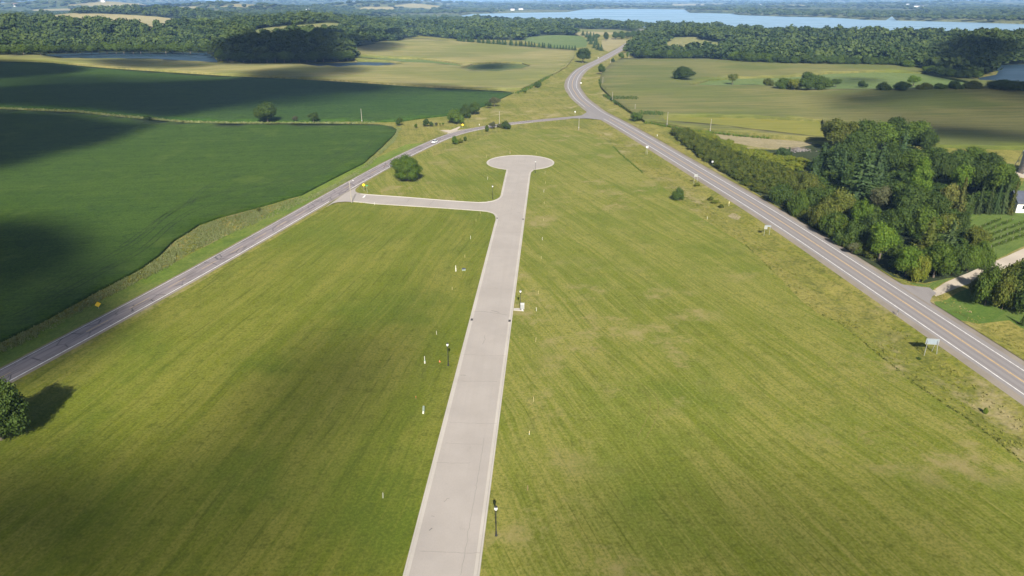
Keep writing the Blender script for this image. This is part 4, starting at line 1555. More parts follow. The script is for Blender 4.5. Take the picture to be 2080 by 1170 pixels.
RF = np.random.default_rng(3)
CLEAR = [r['poly'] for r in REG if r['name'] in ('hay_field', 'stubble_field', 'tan_field', 'lake', 'pond')]
HWX = HWC[::2]
mid_t = far_tree_templates('mid', 10, RF)
low_t = far_tree_templates('low', 8, RF)
for nm, pts in FOREST.items():
    poly = dens(PP(pts), 0)
    us = [p[0] for p in pts]
    # plant in world metres, sparser with distance
    xs, ys = [], []
    lo, hi = poly.min(axis=0), poly.max(axis=0)
    N_ = 60000
    D = np.exp(RF.uniform(math.log(max(lo[1], 500)), math.log(min(hi[1], 4200)), N_))
    A = RF.uniform(-.95, .95, N_)
    x, y = D * A, D
    ok = inside(x, y, poly)
    for c in CLEAR:
        ok &= ~inside(x, y, c)
    x, y = x[ok], y[ok]
    if nm != 'island':
        dh = np.abs(seg_dist(x, y, HWX))
        k_ = dh > 16
        x, y = x[k_], y[k_]
    # thin out: keep one per cell whose size grows with distance
    cell = 9.0 + y * .0038
    key = {}
    for i in range(len(x)):
        kx = (int(x[i] / cell[i]), int(y[i] / (cell[i] * 1.15)))
        key.setdefault(kx, i)
    ii = np.array(list(key.values()))
    x, y, cell = x[ii], y[ii], cell[ii]
    near = y < 2300
    for sel, tm, sf in ((near, mid_t, ''), (~near, low_t, '')):
        if sel.sum():
            k_ = int(sel.sum())
            wood('woodland', np.column_stack((x[sel], y[sel])), RF.uniform(8, 19, k_) * RF.uniform(.85, 1.1, k_), cell[sel] * RF.uniform(.8, 1.95, k_), tm, 'wood')
    print('WOOD', nm, len(x))
# the far wooded country to the skyline
N_ = 70000
D = 1 / RF.uniform(1 / 14000, 1 / 1800, N_)
A = RF.uniform(-.95, .95, N_)
x, y = D * A, D
ok = np.ones(N_, bool)
for k_, pts in FOREST.items():
    ok &= ~inside(x, y, dens(PP(pts), 0))
for c in CLEAR:
    ok &= ~inside(x, y, c)
dens_n = np.sin(x / 330 + 1.7 * np.sin(y / 900)) + np.sin(y / 420 + 1.3 * np.sin(x / 700)) + .8 * np.sin((x + y) / 260)
ok &= (dens_n > -.55)
x, y = x[ok], y[ok]
cell = 10 + y * .0045
key = {}
for i in range(len(x)):
    key.setdefault((int(x[i] / cell[i]), int(y[i] / (cell[i] * 1.6))), i)
ii = np.array(list(key.values()))
x, y, cell = x[ii], y[ii], cell[ii]
print('FAR', len(x))
wood('distant_woods', np.column_stack((x, y)), RF.uniform(10, 17, len(x)) + y * .0004, cell * RF.uniform(1.0, 1.8, len(x)), low_t, 'wood')


# ------------------------------------------------------------------ thickets, weeds and rough grass
def scatter_in(pts, per_m2, seed, world=False):
    rg = np.random.default_rng(seed)
    poly = np.array(pts if world else PP(pts))
    lo, hi = poly.min(axis=0), poly.max(axis=0)
    n = int((hi - lo).prod() * per_m2)
    x, y = rg.uniform(lo[0], hi[0], n), rg.uniform(lo[1], hi[1], n)
    ok = inside(x, y, poly)
    return x[ok], y[ok], rg


def tufts(name, x, y, rg, h, blades, mat, width=.22, material=None, scale=1.0):
    """upright bent blades, a few per tuft"""
    n = len(x)
    z = hfull(x, y)
    X = np.repeat(np.column_stack((x, y, z)), blades, 0)
    n2 = len(X)
    sc_ = np.repeat(np.broadcast_to(scale, (n,)), blades)
    X[:, :2] += rg.normal(0, h * .35, (n2, 2)) * sc_[:, None]
    a = rg.uniform(0, 6.28, n2)
    t = np.column_stack((np.cos(a), np.sin(a), np.zeros(n2)))
    hh = h * rg.uniform(.5, 1.25, n2) * sc_
    lean = rg.normal(0, .3 if material is None else .8, (n2, 2)) * hh[:, None]
    w = (width * rg.uniform(.6, 1.5, n2) * sc_)[:, None]
    topc = X + np.column_stack((lean, hh))
    V = np.stack((X - t * w * .6 - (0, 0, .05), X + t * w * .6 - (0, 0, .05), topc + t * w, topc - t * w), 1).reshape(-1, 3)
    Q = np.arange(4 * n2)
    me = mesh_np(name, V, Q, np.full(n2, 4), [material or LEAF[mat]], tint=rg.random(n2))
    return props(link(name, me), kind='stuff')


# weeds along the bean field
wl = [(806, 258), (815, 262), (800, 290), (760, 325), (720, 358), (680, 384), (600, 416), (520, 452), (450, 482), (390, 512), (335, 545), (290, 567), (200, 611), (100, 668), (0, 716), (-60, 744),
      (-60, 726), (0, 699), (100, 651), (200, 595), (290, 548), (325, 523), (355, 493), (405, 461), (450, 445), (519, 427), (619, 398), (650, 387), (696, 363), (742, 333), (777, 302), (803, 274)]
x, y, rg = scatter_in(wl, 4.5, 4)
k_ = rg.random(len(x)) < np.clip(.75 + .4 * np.sin(x * .35 + y * .2), .2, 1)
tufts('tall_weeds', x[k_], y[k_], rg, .45, 5, 'weed', .08)
# unmown grass of the highway ditch
dl = [tuple(p) for p in offset(HWC, -9.5) if 60 < p[1] < 520] + PP([(1222, 268), (1246, 297), (1306, 350), (1352, 383), (1400, 423), (1471, 470), (1513, 495), (1581, 560), (1660, 634), (1707, 656), (1790, 723), (1872, 788), (1990, 866), (2080, 936)])
x, y, rg = scatter_in(dl, 1.3, 5, True)
nz = np.sin(x * .21 + 1.3 * np.sin(y * .07)) + np.sin(y * .11 + .8 * np.sin(x * .3))
k_ = rg.random(len(x)) < np.clip(.5 + .12 * nz, .04, 1)
tufts('rough_grass', x[k_], y[k_], rg, .22, 3, None, .10, M['meadow'])
# sprinkling of rough grass right of the highway and round the road junction
dl2 = [tuple(p) for p in offset(HWC, 9) if 100 < p[1] < 420] + [tuple(p) for p in offset(HWC, 15) if 100 < p[1] < 420][::-1]
x, y, rg = scatter_in(dl2, .6, 6, True)
tufts('rough_grass', x, y, rg, .22, 3, None, .10, M['meadow'])
# the mown lawn's taller edge, a dark fringe of weeds
el = resample(np.array(PP([(2080, 937), (1990, 867), (1872, 789), (1790, 724), (1707, 657), (1660, 635), (1581, 561), (1513, 496)])), .35)
rg = np.random.default_rng(8)
e2 = el + rg.normal(0, .14, el.shape)
keep_ = rg.random(len(e2)) < np.clip(.45 + .45 * np.sin(np.arange(len(e2)) * .021) + .3 * np.sin(np.arange(len(e2)) * .13), .08, .8)
e2 = e2[keep_]
tufts('fringe_weeds', e2[:, 0], e2[:, 1], rg, .26, 4, 'olive', .09)
el = resample(np.array(PP([(1306, 352), (1285, 334), (1262, 315), (1246, 299)])), .5)
e2 = el + rg.normal(0, .2, el.shape)
tufts('fringe_weeds', e2[:, 0], e2[:, 1], rg, .4, 4, 'green', .13)


def thicket(name, pts, per, seed, wr, hr, mat, mat2=None):
    x, y, rg = scatter_in(pts, per, seed)
    tm = [crown_arrays(np.random.default_rng(seed * 10 + i), 5, -1, 10, 420, .62, 11, 1, .2) for i in range(5)]
    return wood(name, np.column_stack((x, y)), rg.uniform(*hr, len(x)), rg.uniform(*wr, len(x)), tm, mat)


thicket('sumac_thicket', [(1366, 271), (1380, 285), (1440, 330), (1500, 366), (1560, 402), (1640, 450), (1700, 490), (1760, 530), (1800, 520), (1700, 420), (1640, 372), (1580, 345), (1520, 330), (1470, 305), (1430, 290), (1395, 272)], .2, 41, (2.6, 5), (1.8, 4.4), 'sumac')
thicket('sumac_thicket', [(1395, 270), (1430, 288), (1470, 303), (1520, 328), (1580, 342), (1630, 350), (1640, 332), (1600, 322), (1540, 310), (1500, 300), (1460, 282), (1420, 270)], .16, 42, (3, 5), (1.6, 2.8), 'yellow')
thicket('undergrowth', [(1640, 372), (1700, 420), (1800, 520), (1840, 556), (1900, 560), (1985, 540), (1945, 470), (1955, 436), (2055, 430), (2055, 360), (1900, 320), (1700, 310), (1650, 340)], .05, 43, (4, 7), (2.5, 5), 'dark')
# corn rows standing free at the broken field edge, and the weedy field margin
for (ua, va, ub, vb_, nr) in [(1245, 206, 1291, 207, 15), (1302, 238, 1344, 240, 14)]:
    xs, ys = [], []
    for i in range(nr):
        t = i / (nr - 1)
        a = np.array(P(ua + (ub - ua) * t, va + (vb_ - va) * t))
        for j in range(18):
            xs.append(a[0] + .12 * j)
            ys.append(a[1] + j * .8)
    rg = np.random.default_rng(nr)
    tufts('corn_rows', np.array(xs), np.array(ys), rg, 2.2, 3, 'corn', .2)
ml = resample(np.array(PP([(1219, 164), (1222, 176), (1232, 186)])), .6)
ml2 = resample(np.array(PP([(1228, 195), (1243, 204), (1262, 216), (1280, 228)])), .6)
ml3 = resample(np.array(PP([(1312, 250), (1330, 253), (1394, 265), (1440, 270), (1500, 277), (1562, 282)])), .7)
for k_, ml_ in enumerate((ml, ml2, ml3)):
    e2 = ml_ + rg.normal(0, .4, ml_.shape)
    tufts('field_margin_weeds', e2[:, 0], e2[:, 1], rg, 1.5 if k_ < 2 else 1.0, 4, 'dark' if k_ < 2 else 'green', .3)
ml = resample(np.array(PP([(1160, 118), (1150, 132), (1128, 148), (1106, 162), (1080, 176), (1062, 186), (1048, 190)])), 1.0)
e2 = ml + rg.normal(0, .8, ml.shape)
tufts('field_margin_weeds', e2[:, 0], e2[:, 1], rg, 1.4, 4, 'green', .35)
ml = resample(np.array(PP([(0, 220.5), (155, 227), (249, 237), (377, 248.8), (488, 251), (600, 251.2), (700, 251.5), (760, 251)])), .5)
e2 = ml + rg.normal(0, .7, ml.shape)
tufts('field_margin_weeds', e2[:, 0], e2[:, 1], rg, 1.0, 4, 'weed', .3)

# the turf itself: short blades standing over both lawns, thinning with distance
rg = np.random.default_rng(77)
NB = 300000
D = 1 / rg.uniform(1 / 330, 1 / 58, NB)
A = rg.uniform(-.86, .86, NB)
x, y = D * A, D
for i_, (rname, mt) in enumerate((('lawn', 'lawn_l'), ('lawn', 'lawn_r'))):
    rp = [r for r in REG if r['mat'] == mt][0]['poly']
    ok = inside(x, y, rp) & ~inside(x, y, STREET_OUT)
    tufts('turf_blades', x[ok], y[ok], rg, .065, 1, None, .055, M[mt], scale=np.clip(y[ok] / 95, .7, 2.6))

# ------------------------------------------------------------------ small things
MT = {}
MT['galv'] = m_plain('galvanised_steel', (.46, .47, .47), .4, .1, 2.0, .6)
MT['white'] = m_plain('white_paint', (.50, .50, .48), .5, .06, 1.5)
MT['black'] = m_plain('black_paint', (.02, .02, .022), .4, .1)
MT['wood'] = m_plain('weathered_pole_wood', (.30, .265, .22), .85, .2, 3.0)
MT['stake'] = m_plain('pale_pine_lath', (.42, .36, .17), .8, .15, 4.0)
MT['stakew'] = m_plain('white_lath', (.58, .56, .48), .7, .08, 4.0)
MT['browns'] = m_plain('brown_lath', (.26, .17, .09), .8, .2, 4.0)
MT['yellow'] = m_plain('sign_yellow', (.78, .50, .02), .45, .06)
MT['signback'] = m_plain('aluminium_sign_back', (.24, .28, .31), .5, .06, 1.5, .2)
MT['green'] = m_plain('sign_green', (.05, .30, .12), .5, .08)
MT['orange'] = m_plain('safety_orange', (.80, .12, .02), .5, .08)
MT['globe'] = m_plain('lamp_globe', (.58, .58, .56), .25, .03)
MT['greygreen'] = m_plain('grey_green_pedestal', (.19, .23, .18), .6, .1)
MT['glass'] = m_plain('dark_glass', (.015, .018, .022), .08, .1)
MT['tyre'] = m_plain('rubber', (.018, .018, .018), .8, .1)
MT['carp'] = m_plain('white_car_paint', (.74, .74, .73), .25, .04)
MT['roof'] = m_plain('dark_roof', (.055, .062, .085), .7, .15, 1.0)
MT['redroof'] = m_plain('red_brown_roof', (.20, .10, .075), .7, .15, 1.0)
MT['wall'] = m_plain('white_siding', (.62, .61, .58), .6, .05, 1.0)
MT['beige'] = m_plain('beige_cladding', (.50, .43, .35), .6, .08, 1.0)
MT['stone'] = m_plain('field_stone', (.15, .135, .125), .85, .3, 1.2)


def at(u, v):
    x, y = P(u, v)
    return (x, y, hz(x, y))


# --- street lamps with black posts and white globes
def make_lamp():
    t = thing('street_lamp', 'x', 'street lamp')
    MB().lathe([(.20, -.1), (.20, .12), (.13, .2), (.09, .75), (.06, .85), (.05, 4.3), (.08, 4.35)], 12).build('post', MT['black'], t)
    MB().lathe([(.10, 4.35), (.16, 4.42), (.17, 4.5)], 12).build('collar', MT['black'], t)
    MB().lathe([(.13, 4.5), (.22, 4.68), (.26, 4.85), (.22, 5.02), (.14, 5.1)], 14).build('globe', MT['globe'], t, True)
    MB().lathe([(.24, 5.1), (.20, 5.18), (.06, 5.28), (.02, 5.42)], 12).build('cap', MT['black'], t)
    return t


lamp0 = make_lamp()
for i, (u, v, lb) in enumerate([(1008, 1088, 'black street lamp on the right verge nearest the camera'), (910.5, 742.5, 'black street lamp on the left lawn near the orange marker'),
                                (1057, 629, 'black street lamp beside the white mailbox cabinet'), (1000.8, 404, 'black street lamp in the corner between side street and street'),
                                (1087.3, 351, 'black street lamp at the right neck of the turning circle')]):
    o = lamp0 if i == 0 else copy_tree(lamp0)
    o.location = at(u, v)
    o['label'] = lb
    o['group'] = 'street lamps along the new street'


# --- lot stakes
def make_stake(mat, h, flag=None):
    t = thing('survey_stake', 'x', 'stake')
    MB().prism([(-.055, -.025), (.055, -.025), (.055, .025), (-.055, .025)], -.2, h - .08).prism([(-.055, -.024), (.055, -.024), (.012, .024), (-.012, .024)], h - .08, h).build('lath', MT[mat], t)
    if flag:
        MB().box(-.062, .062, -.032, .032, h - .42, h - .2).build('ribbon', MT[flag], t)
    return t


side_r = [(1072, 996, 1.0, 'browns', None, 'grey'), (1075, 883, .9, 'stakew', 'yellow', 'white yellow topped'), (1084, 816, 1.15, 'stake', None, 'pale'), (1088, 695, 1.3, 'stake', None, 'pale'), (1089.5, 632, 1.1, 'stakew', None, 'white'),
          (1093.5, 597, 1.0, 'stake', None, 'yellowish'), (1099.5, 526, 1.0, 'stake', None, 'yellowish'), (1101.5, 488, 1.2, 'stakew', None, 'white'), (1104, 449, .9, 'stake', None, 'pale'), (1105.5, 414, 1.0, 'stake', None, 'yellowish'),
          (1104.5, 391, 1.3, 'stakew', None, 'white'), (1108, 373, 1.0, 'stake', None, 'pale'), (1107, 353, 1.2, 'stake', None, 'yellowish')]
side_l = [(778, 1012, 1.15, 'stakew', None, 'pale'), (845, 811, .9, 'browns', 'orange', 'brown'), (887, 680, 1.1, 'stakew', None, 'white'), (918.5, 589, 1.0, 'stake', None, 'yellowish'), (944.5, 524, 1.1, 'stake', None, 'pale'),
          (956, 486, 1.3, 'stakew', None, 'white'), (967, 450, 1.1, 'stake', None, 'pale'), (975.5, 434.5, .9, 'stake', None, 'yellowish')]
cul = [(1036, 312.5, 1.6, 'stakew', 'orange', 'white stake with orange ribbon behind the turning circle'), (1089.5, 312, .8, 'stake', None, 'short yellowish stake behind the right half of the turning circle'),
       (988, 320, 1.5, 'stake', None, 'thin pale stake left of the turning circle'), (990.5, 365, 1.4, 'stakew', None, 'white stake left of the neck of the turning circle'),
       (975, 285, 1.3, 'stake', None, 'pale stake alone on the lawn above the turning circle'), (1436.5, 446, 1.2, 'stakew', None, 'white stake at the lawn edge near the highway ditch'),
       (1220.5, 278, 1.4, 'stake', 'orange', 'yellowish stake at the lawn corner near the road junction'), (761, 416.5, 1.2, 'stakew', None, 'white stake on the lawn just below the side street')]
STK = {}


def stake(u, v, h, mat, fl, label, group):
    k = (mat, fl)
    if k not in STK:
        STK[k] = make_stake(mat, 1.0, fl)
        o = STK[k]
    else:
        o = copy_tree(STK[k])
    o.location = at(u, v)
    o.scale = (.75, .75, h * .92)
    o.rotation_euler = (RNG.uniform(-.06, .06), RNG.uniform(-.06, .06), RNG.uniform(-.5, .5))
    o['label'] = label
    o['group'] = group


ORD = ['nearest the camera', 'second from the camera', 'third from the camera', 'fourth from the camera', 'fifth from the camera', 'sixth from the camera', 'seventh from the camera', 'eighth from the camera', 'ninth from the camera',
       'tenth from the camera', 'eleventh from the camera', 'twelfth from the camera', 'farthest from the camera']
for i, (u, v, h, m, f, cword) in enumerate(side_r):
    stake(u, v, h, m, f, '%s lot stake on the right lawn, %s in its line' % (cword, ORD[i]), 'lot stakes right of the street')
for i, (u, v, h, m, f, cword) in enumerate(side_l):
    stake(u, v, h, m, f, '%s lot stake on the left lawn, %s in its line' % (cword, ORD[i]), 'lot stakes left of the street')
for (u, v, h, m, f, lb) in cul:
    stake(u, v, h, m, f, lb, 'stakes round the lawns')

# --- utility pedestals and markers
t = thing('utility_pedestal', 'white and green utility marker post on the left lawn near the orange marker', 'utility post', at(863, 738), sc=.85)
MB().lathe([(.16, -.1), (.16, .7), (.13, .78)], 10).build('base', MT['stakew'], t)
MB().lathe([(.125, .78), (.125, .92)], 10).build('band', MT['green'], t)
MB().lathe([(.08, .92), (.08, 1.9), (.05, 1.98)], 10).build('post', MT['stakew'], t)
t = thing('utility_pedestal', 'leaning grey green utility pedestal on the left lawn', 'utility post', at(859.5, 840), .3)
t.rotation_euler = (0, .1, .2)
MB().prism([(-.14, -.1), (.14, -.1), (.14, .1), (-.14, .1)], -.15, .55).build('base', MT['stakew'], t)
MB().prism([(-.18, -.13), (.18, -.13), (.18, .13), (-.18, .13)], .55, 1.5).prism([(-.15, -.1), (.15, -.1), (.15, .1), (-.15, .1)], 1.5, 1.62).build('cover', MT['greygreen'], t)
t = thing('utility_pedestal', 'white utility post beside a grey transformer lid on the left lawn', 'utility post', at(926, 551), 0)
MB().lathe([(.15, -.1), (.15, .9), (.09, 1.0), (.08, 1.7), (.04, 1.78)], 10).build('post', MT['stakew'], t)
MB().lathe([(.155, .4), (.155, .52)], 10).build('band', MT['galv'], t)
t = thing('ground_box', 'low grey utility box in the grass beside the white utility post', 'utility box', at(942, 549), .2)
MB().prism([(-.5, -.4), (.5, -.4), (.5, .4), (-.5, .4)], -.1, .45).build('box', MT['greygreen'], t)
MB().prism([(-.54, -.44), (.54, -.44), (.44, .40), (-.44, .40)], .45, .53).build('lid', MT['roof'], t)
t = thing('marker_cone', 'small orange marker in the grass left of the street lamp', 'marker', at(893, 735), .4, sc=.62)
MB().lathe([(.30, 0), (.30, .04), (.22, .05), (.05, .62), (.03, .66)], 10).build('cone', MT['orange'], t)
MB().lathe([(.155, .28), (.115, .42)], 10).build('stripe', MT['white'], t)
# mailbox cabinet on its pad
x, y, z = at(1061, 631)
t = thing('mailbox_cabinet', 'white cluster mailbox cabinet on a concrete pad right of the street', 'mailbox', (x, y, z + .12), 0)
MB().prism([(-.16, -.16), (.16, -.16), (.16, .16), (-.16, .16)], 0, .45).build('pedestal', MT['white'], t)
MB().box(-.45, .45, -.32, .32, .45, 1.75).box(-.48, .48, -.35, .35, 1.75, 1.82).build('cabinet', MT['white'], t)
d = MB()
for i in range(3):
    for j in range(4):
        d.box(-.41 + .28 * i, -.16 + .28 * i, -.345, -.322, .5 + .3 * j, .77 + .3 * j)
d.build('doors', MT['galv'], t)
pad = MB()
p0, p1, p2, p3 = P(1043.2, 630.6), P(1064, 632.5), P(1064, 626.5), P(1043.6, 626.8)
pad.prism([p0, p1, p2, p3], -.1, .12)
props(pad.build('concrete_pad', M['kerb']), kind='structure')


# --- road signs
def sign(u, v, lb, panel, post_h, posts, shape='rect', facing=0.0, mat='signback', name='road_sign', edge=None):
    """panel = (width, height); posts = list of x; the panel's face looks along -y turned by FACING"""
    t = thing(name, lb, 'road sign', at(u, v), facing)
    w, h = panel
    for px in posts:
        MB().prism([(px - .035, -.035), (px + .035, -.035), (px + .035, .035), (px - .035, .035)], -.3, post_h).build('post', MT['galv'], t)
    zc = post_h - h / 2 + .05
    if shape == 'rect':
        MB().prism([(-w / 2, -h / 2), (w / 2, -h / 2), (w / 2, h / 2), (-w / 2, h / 2)], .045, .075, Matrix.Translation((0, 0, zc)) @ Matrix.Rotation(math.pi / 2, 4, 'X')).build('panel', MT[mat], t)
        # rails behind the sheet
        MB().box(-w / 2 + .05, w / 2 - .05, -.10, -.077, zc + h * .22, zc + h * .30).box(-w / 2 + .05, w / 2 - .05, -.10, -.077, zc - h * .30, zc - h * .22).build('rail', MT['galv'], t)
    else:
        MB().prism([(0, -h / 2), (w / 2, 0), (0, h / 2), (-w / 2, 0)], .045, .07, Matrix.Translation((0, 0, zc)) @ Matrix.Rotation(math.pi / 2, 4, 'X')).build('panel', MT[mat], t)
    if edge:
        s2 = edge
        MB().prism([(s2[0] - s2[2] / 2, -s2[3] / 2), (s2[0] + s2[2] / 2, -s2[3] / 2), (s2[0] + s2[2] / 2, s2[3] / 2), (s2[0] - s2[2] / 2, s2[3] / 2)], .08, .10,
                   Matrix.Translation((0, 0, s2[1])) @ Matrix.Rotation(math.pi / 2, 4, 'X')).build('plate', MT['galv'], t)
    return t


# the big one near the right edge: panel on two splayed leg pairs
t = thing('roadside_billboard', 'pale roadside sign on four splayed legs, nearest the camera by the highway', 'road sign', at(1889, 713), math.radians(-8), sc=.86)
MB().box(-1.45, 1.45, -.05, .05, 2.6, 4.0).build('panel', MT['signback'], t)
MB().box(-1.5, 1.5, -.075, .075, 4.002, 4.09).box(-1.5, 1.5, -.075, .075, 2.51, 2.598).box(-1.54, -1.452, -.075, .075, 2.51, 4.09).box(1.452, 1.54, -.075, .075, 2.51, 4.09).build('frame', MT['galv'], t)
for sx in (-1, 1):
    MB().tube([(sx * 1.15, -.12, 3.7), (sx * 1.45, -.75, -.4)], .065, 6).build('leg', MT['galv'], t)
    MB().tube([(sx * 1.0, .12, 3.7), (sx * .75, .8, -.4)], .065, 6).build('leg', MT['galv'], t)
sign(1557.5, 474, 'pale double sign on two posts, second along the highway ditch', (2.0, .5), 3.3, (-.8, .8), 'rect', math.radians(-8), edge=(-.55, 2.55, .95, 1.0))
sign(1412.5, 371.5, 'pale sign on two posts, third along the highway ditch', (1.4, 1.0), 3.9, (-.6, .6), 'rect', math.radians(-8), 'galv')
sign(1313.7, 311.5, 'small pale sign on two posts, farthest along the highway ditch', (1.1, 1.0), 4.2, (-.35, .35), 'rect', math.radians(-8), 'white')
sign(1446.8, 334, 'small white sign on one post by the sumac thicket', (.8, .8), 2.4, (0,), 'rect', math.radians(-6), 'white')
sign(1822, 640, 'thin dark sign on one post beside the highway, above the billboard', (.75, .5), 1.3, (0,), 'rect', math.radians(70))
sign(1480.5, 416.5, 'yellowish marker post with narrow plate in the highway ditch', (.35, .8), 1.7, (0,), 'rect', math.radians(-8), 'stake', 'marker_post')
sign(1334.8, 278, 'small pale marker post right of the far highway', (.3, .8), 1.5, (0,), 'rect', 0, 'stakew', 'marker_post')
sign(1180, 172, 'white sign plate inside the highway bend', (1.3, 1.0), 2.0, (0,), 'rect', 0, 'white')
sign(1168, 232, 'small pale sign above the mouth of the county road', (.8, .8), 2.3, (0,), 'rect', 0, 'white')
sign(1215, 120, 'tiny white sign left of the highway beyond the bend', (1.0, 1.0), 2.2, (0,), 'rect', 0, 'white')
sign(973.5, 254, 'small white marker post above the county road bend', (.35, .8), 1.3, (0,), 'rect', 0, 'stakew', 'marker_post')
sign(739.5, 386.5, 'yellow diamond sign at the corner of the side street', (1.3, 1.3), 3.1, (0,), 'diamond', math.radians(10), 'yellow')
sign(199.5, 622, 'yellow diamond sign in the weeds beside the county road on the left', (1.5, 1.5), 1.9, (0,), 'diamond', math.radians(52), 'yellow')
sign(939.8, 258.5, 'yellow diamond sign by the field access, seen from the camera side', (1.5, 1.5), 2.6, (0,), 'diamond', math.radians(5), 'yellow')
t = thing('street_name_sign', 'green street name sign on a thin post at the side street corner', 'street sign', at(746, 391.5), 0)
MB().tube([(0, 0, -.3), (0, 0, 2.7)], .04, 8).build('post', MT['galv'], t)
MB().box(-.55, .55, -.02, .02, 2.72, 2.98).build('name_plate', MT['green'], t)
MB().box(-.02, .02, -.5, .5, 3.0, 3.24).build('name_plate', MT['green'], t)
t = thing('roadside_mailbox', 'short brown post in the grass by the side street corner', 'post', at(776, 393), .3)
MB().box(-.06, .06, -.06, .06, -.3, .8).build('post', MT['browns'], t)
MB().box(-.09, .09, -.09, .09, .8, .86).build('cap', MT['browns'], t)


# --- poles
def pole(u, vb, vt, lb, arm=True, rz=0.0):
    h = hgt(u, vb, vt)
    t = thing('utility_pole', lb, 'utility pole', at(u, vb), rz, 'utility poles')
    MB().tube([(0, 0, -.5), (0, 0, h * .5), (0, 0, h)], [.17, .14, .11], 10).build('shaft', MT['wood'], t)
    MB().lathe([(.10, h - .35), (.13, h - .3), (.13, h - .1), (.06, h - .02), (.05, h + .14)], 8).build('insulator', MT['galv'], t)
    MB().lathe([(.235, 1.2), (.235, 1.7)], 8).build('band', MT['galv'], t)


pole(735.5, 250, 221, 'wooden utility pole on the grass strip beside the near bean field')
pole(1014.5, 256, 227, 'wooden utility pole among the bushes at the county road bend')
pole(1175.5, 264, 240, 'utility pole on the grass just below the road junction')
pole(1354.5, 257, 228, 'tall utility pole at the edge of the yellow bean strip')
pole(1442, 270, 242, 'utility pole right of the tall one at the bean strip edge')
pole(1289.5, 226, 212, 'utility pole in the corn behind the dense green bush')
pole(1243.5, 206, 187, 'utility pole at the broken corn edge')
pole(1224, 173, 157, 'utility pole right of the highway bend')
pole(1240, 129, 118, 'utility pole beyond the highway bend')
pole(1277, 121, 107, 'utility pole at the wood corner beyond the highway bend')
# the street light on a wooden pole at the side street
x, y, z = at(714.5, 411)
h = hgt(714.5, 411, 367)
t = thing('street_light', 'tall pale pole with a lamp arm at the mouth of the side street', 'street light', (x, y, z))
MB().tube([(0, 0, -.5), (-.1, 0, h * .5), (-.25, 0, h)], [.17, .14, .11], 10).build('pole', MT['wood'], t)
MB().tube([(-.22, .05, h - .9), (.3, .3, h - .3), (1.0, .6, h - .1)], .035, 8).build('arm', MT['galv'], t)
MB().box(.85, 1.35, .5, .85, h - .2, h + .02).build('lamp_head', MT['white'], t)


# --- car on the county road (heading for the camera)
def make_car(lb, loc, rz):
    t = thing('car', lb, 'car', loc, rz)
    # body: lofted side profile, nose towards -y
    prof = [(-2.25, .45, .62, .78), (-2.15, .35, .80, .84), (-1.2, .32, .92, .88), (-.75, .32, .98, .9), (.9, .32, 1.0, .9), (1.75, .33, 1.0, .88), (2.2, .40, .92, .82), (2.28, .5, .75, .76)]
    V, Fc = [], []
    for (yy, zb, zt, hw_) in prof:
        V += [(-hw_, yy, zb), (-hw_, yy, zt - .12), (-hw_ * .92, yy, zt), (hw_ * .92, yy, zt), (hw_, yy, zt - .12), (hw_, yy, zb)]
    for i in range(len(prof) - 1):
        for k in range(6):
            a = i * 6 + k
            b = i * 6 + (k + 1) % 6
            Fc.append((a, b, b + 6, a + 6))
    Fc += [tuple(range(6))[::-1], tuple((len(prof) - 1) * 6 + k for k in range(6))]
    MB().add(V, Fc).build('body', MT['carp'], t)
    cab = [(-1.05, .985, .8), (-.35, 1.45, .66), (.9, 1.48, .66), (1.65, 1.02, .74)]
    V, Fc = [], []
    for (yy, zt, hw_) in cab:
        V += [(-.80, yy, .97), (-hw_, yy, zt), (hw_, yy, zt), (.80, yy, .97)]
    for i in range(3):
        for k in range(4):
            a, b = i * 4 + k, i * 4 + (k + 1) % 4
            Fc.append((a, b, b + 4, a + 4))
    Fc += [(3, 2, 1, 0), (12, 13, 14, 15)]
    MB().add(V, Fc).build('windows', MT['glass'], t)
    MB().box(-.62, .62, -.32, .88, 1.465, 1.53).build('roof', MT['carp'], t)
    for sx in (-1, 1):
        for yy in (-1.4, 1.4):
            wh = MB().lathe([(.33, -.11), (.35, -.06), (.35, .06), (.33, .11)], 18)
            w = wh.build('wheel', MT['tyre'], t)
            w.rotation_euler = (0, math.pi / 2, 0)
            w.location = (sx * .83, yy, .35)
            r = MB().lathe([(.2, -.02), (.2, .0), (.08, .02)], 12).build('rim', MT['galv'], w)
            r.location = (0, 0, sx * .115)
        MB().box(sx * .62 - .16, sx * .62 + .16, -2.27, -2.16, .60, .74).build('headlight', MT['globe'], t)
        MB().box(sx * .62 - .16, sx * .62 + .16, 2.22, 2.30, .66, .82).build('tail_light', MT['orange'], t)
    return t


pc = P(886.5, 293.5)
i_ = int(np.argmin(np.linalg.norm(CRC - np.array(pc), axis=1)))
dv = CRC[i_ + 1] - CRC[i_ - 1]
pc = offset(CRC, 1.55)[i_]
make_car('white car driving on the county road near the three bushes', (pc[0], pc[1], float(hv(pc[0], pc[1])) + .12), math.atan2(dv[1], dv[0]) - math.pi / 2)

# --- storm drains in the gutter
g = MB().box(-.38, .38, -.55, .55, 0, .02)
for k in range(5):
    g.box(-.30, .30, -.46 + k * .2, -.38 + k * .2, .021, .03)
dr = g.build('storm_drain', M['iron'])
for i, (u, v, lb) in enumerate([(954.5, 649.5, 'dark storm drain in the left gutter level with the mailbox'), (1039, 652, 'dark storm drain in the right gutter below the mailbox'),
                                (1007, 443.5, 'dark storm drain in the left gutter below the side street'), (1065, 445.5, 'dark storm drain in the right gutter opposite the side street')]):
    o = dr if i == 0 else copy_tree(dr)
    x, y = P(u, v)
    o.location = (x + (.35 if i % 2 == 0 else -.35), y, .062)
    o.rotation_euler = (0, 0, math.radians(-3))
    props(o, lb, 'drain', 'storm drains in the gutters')

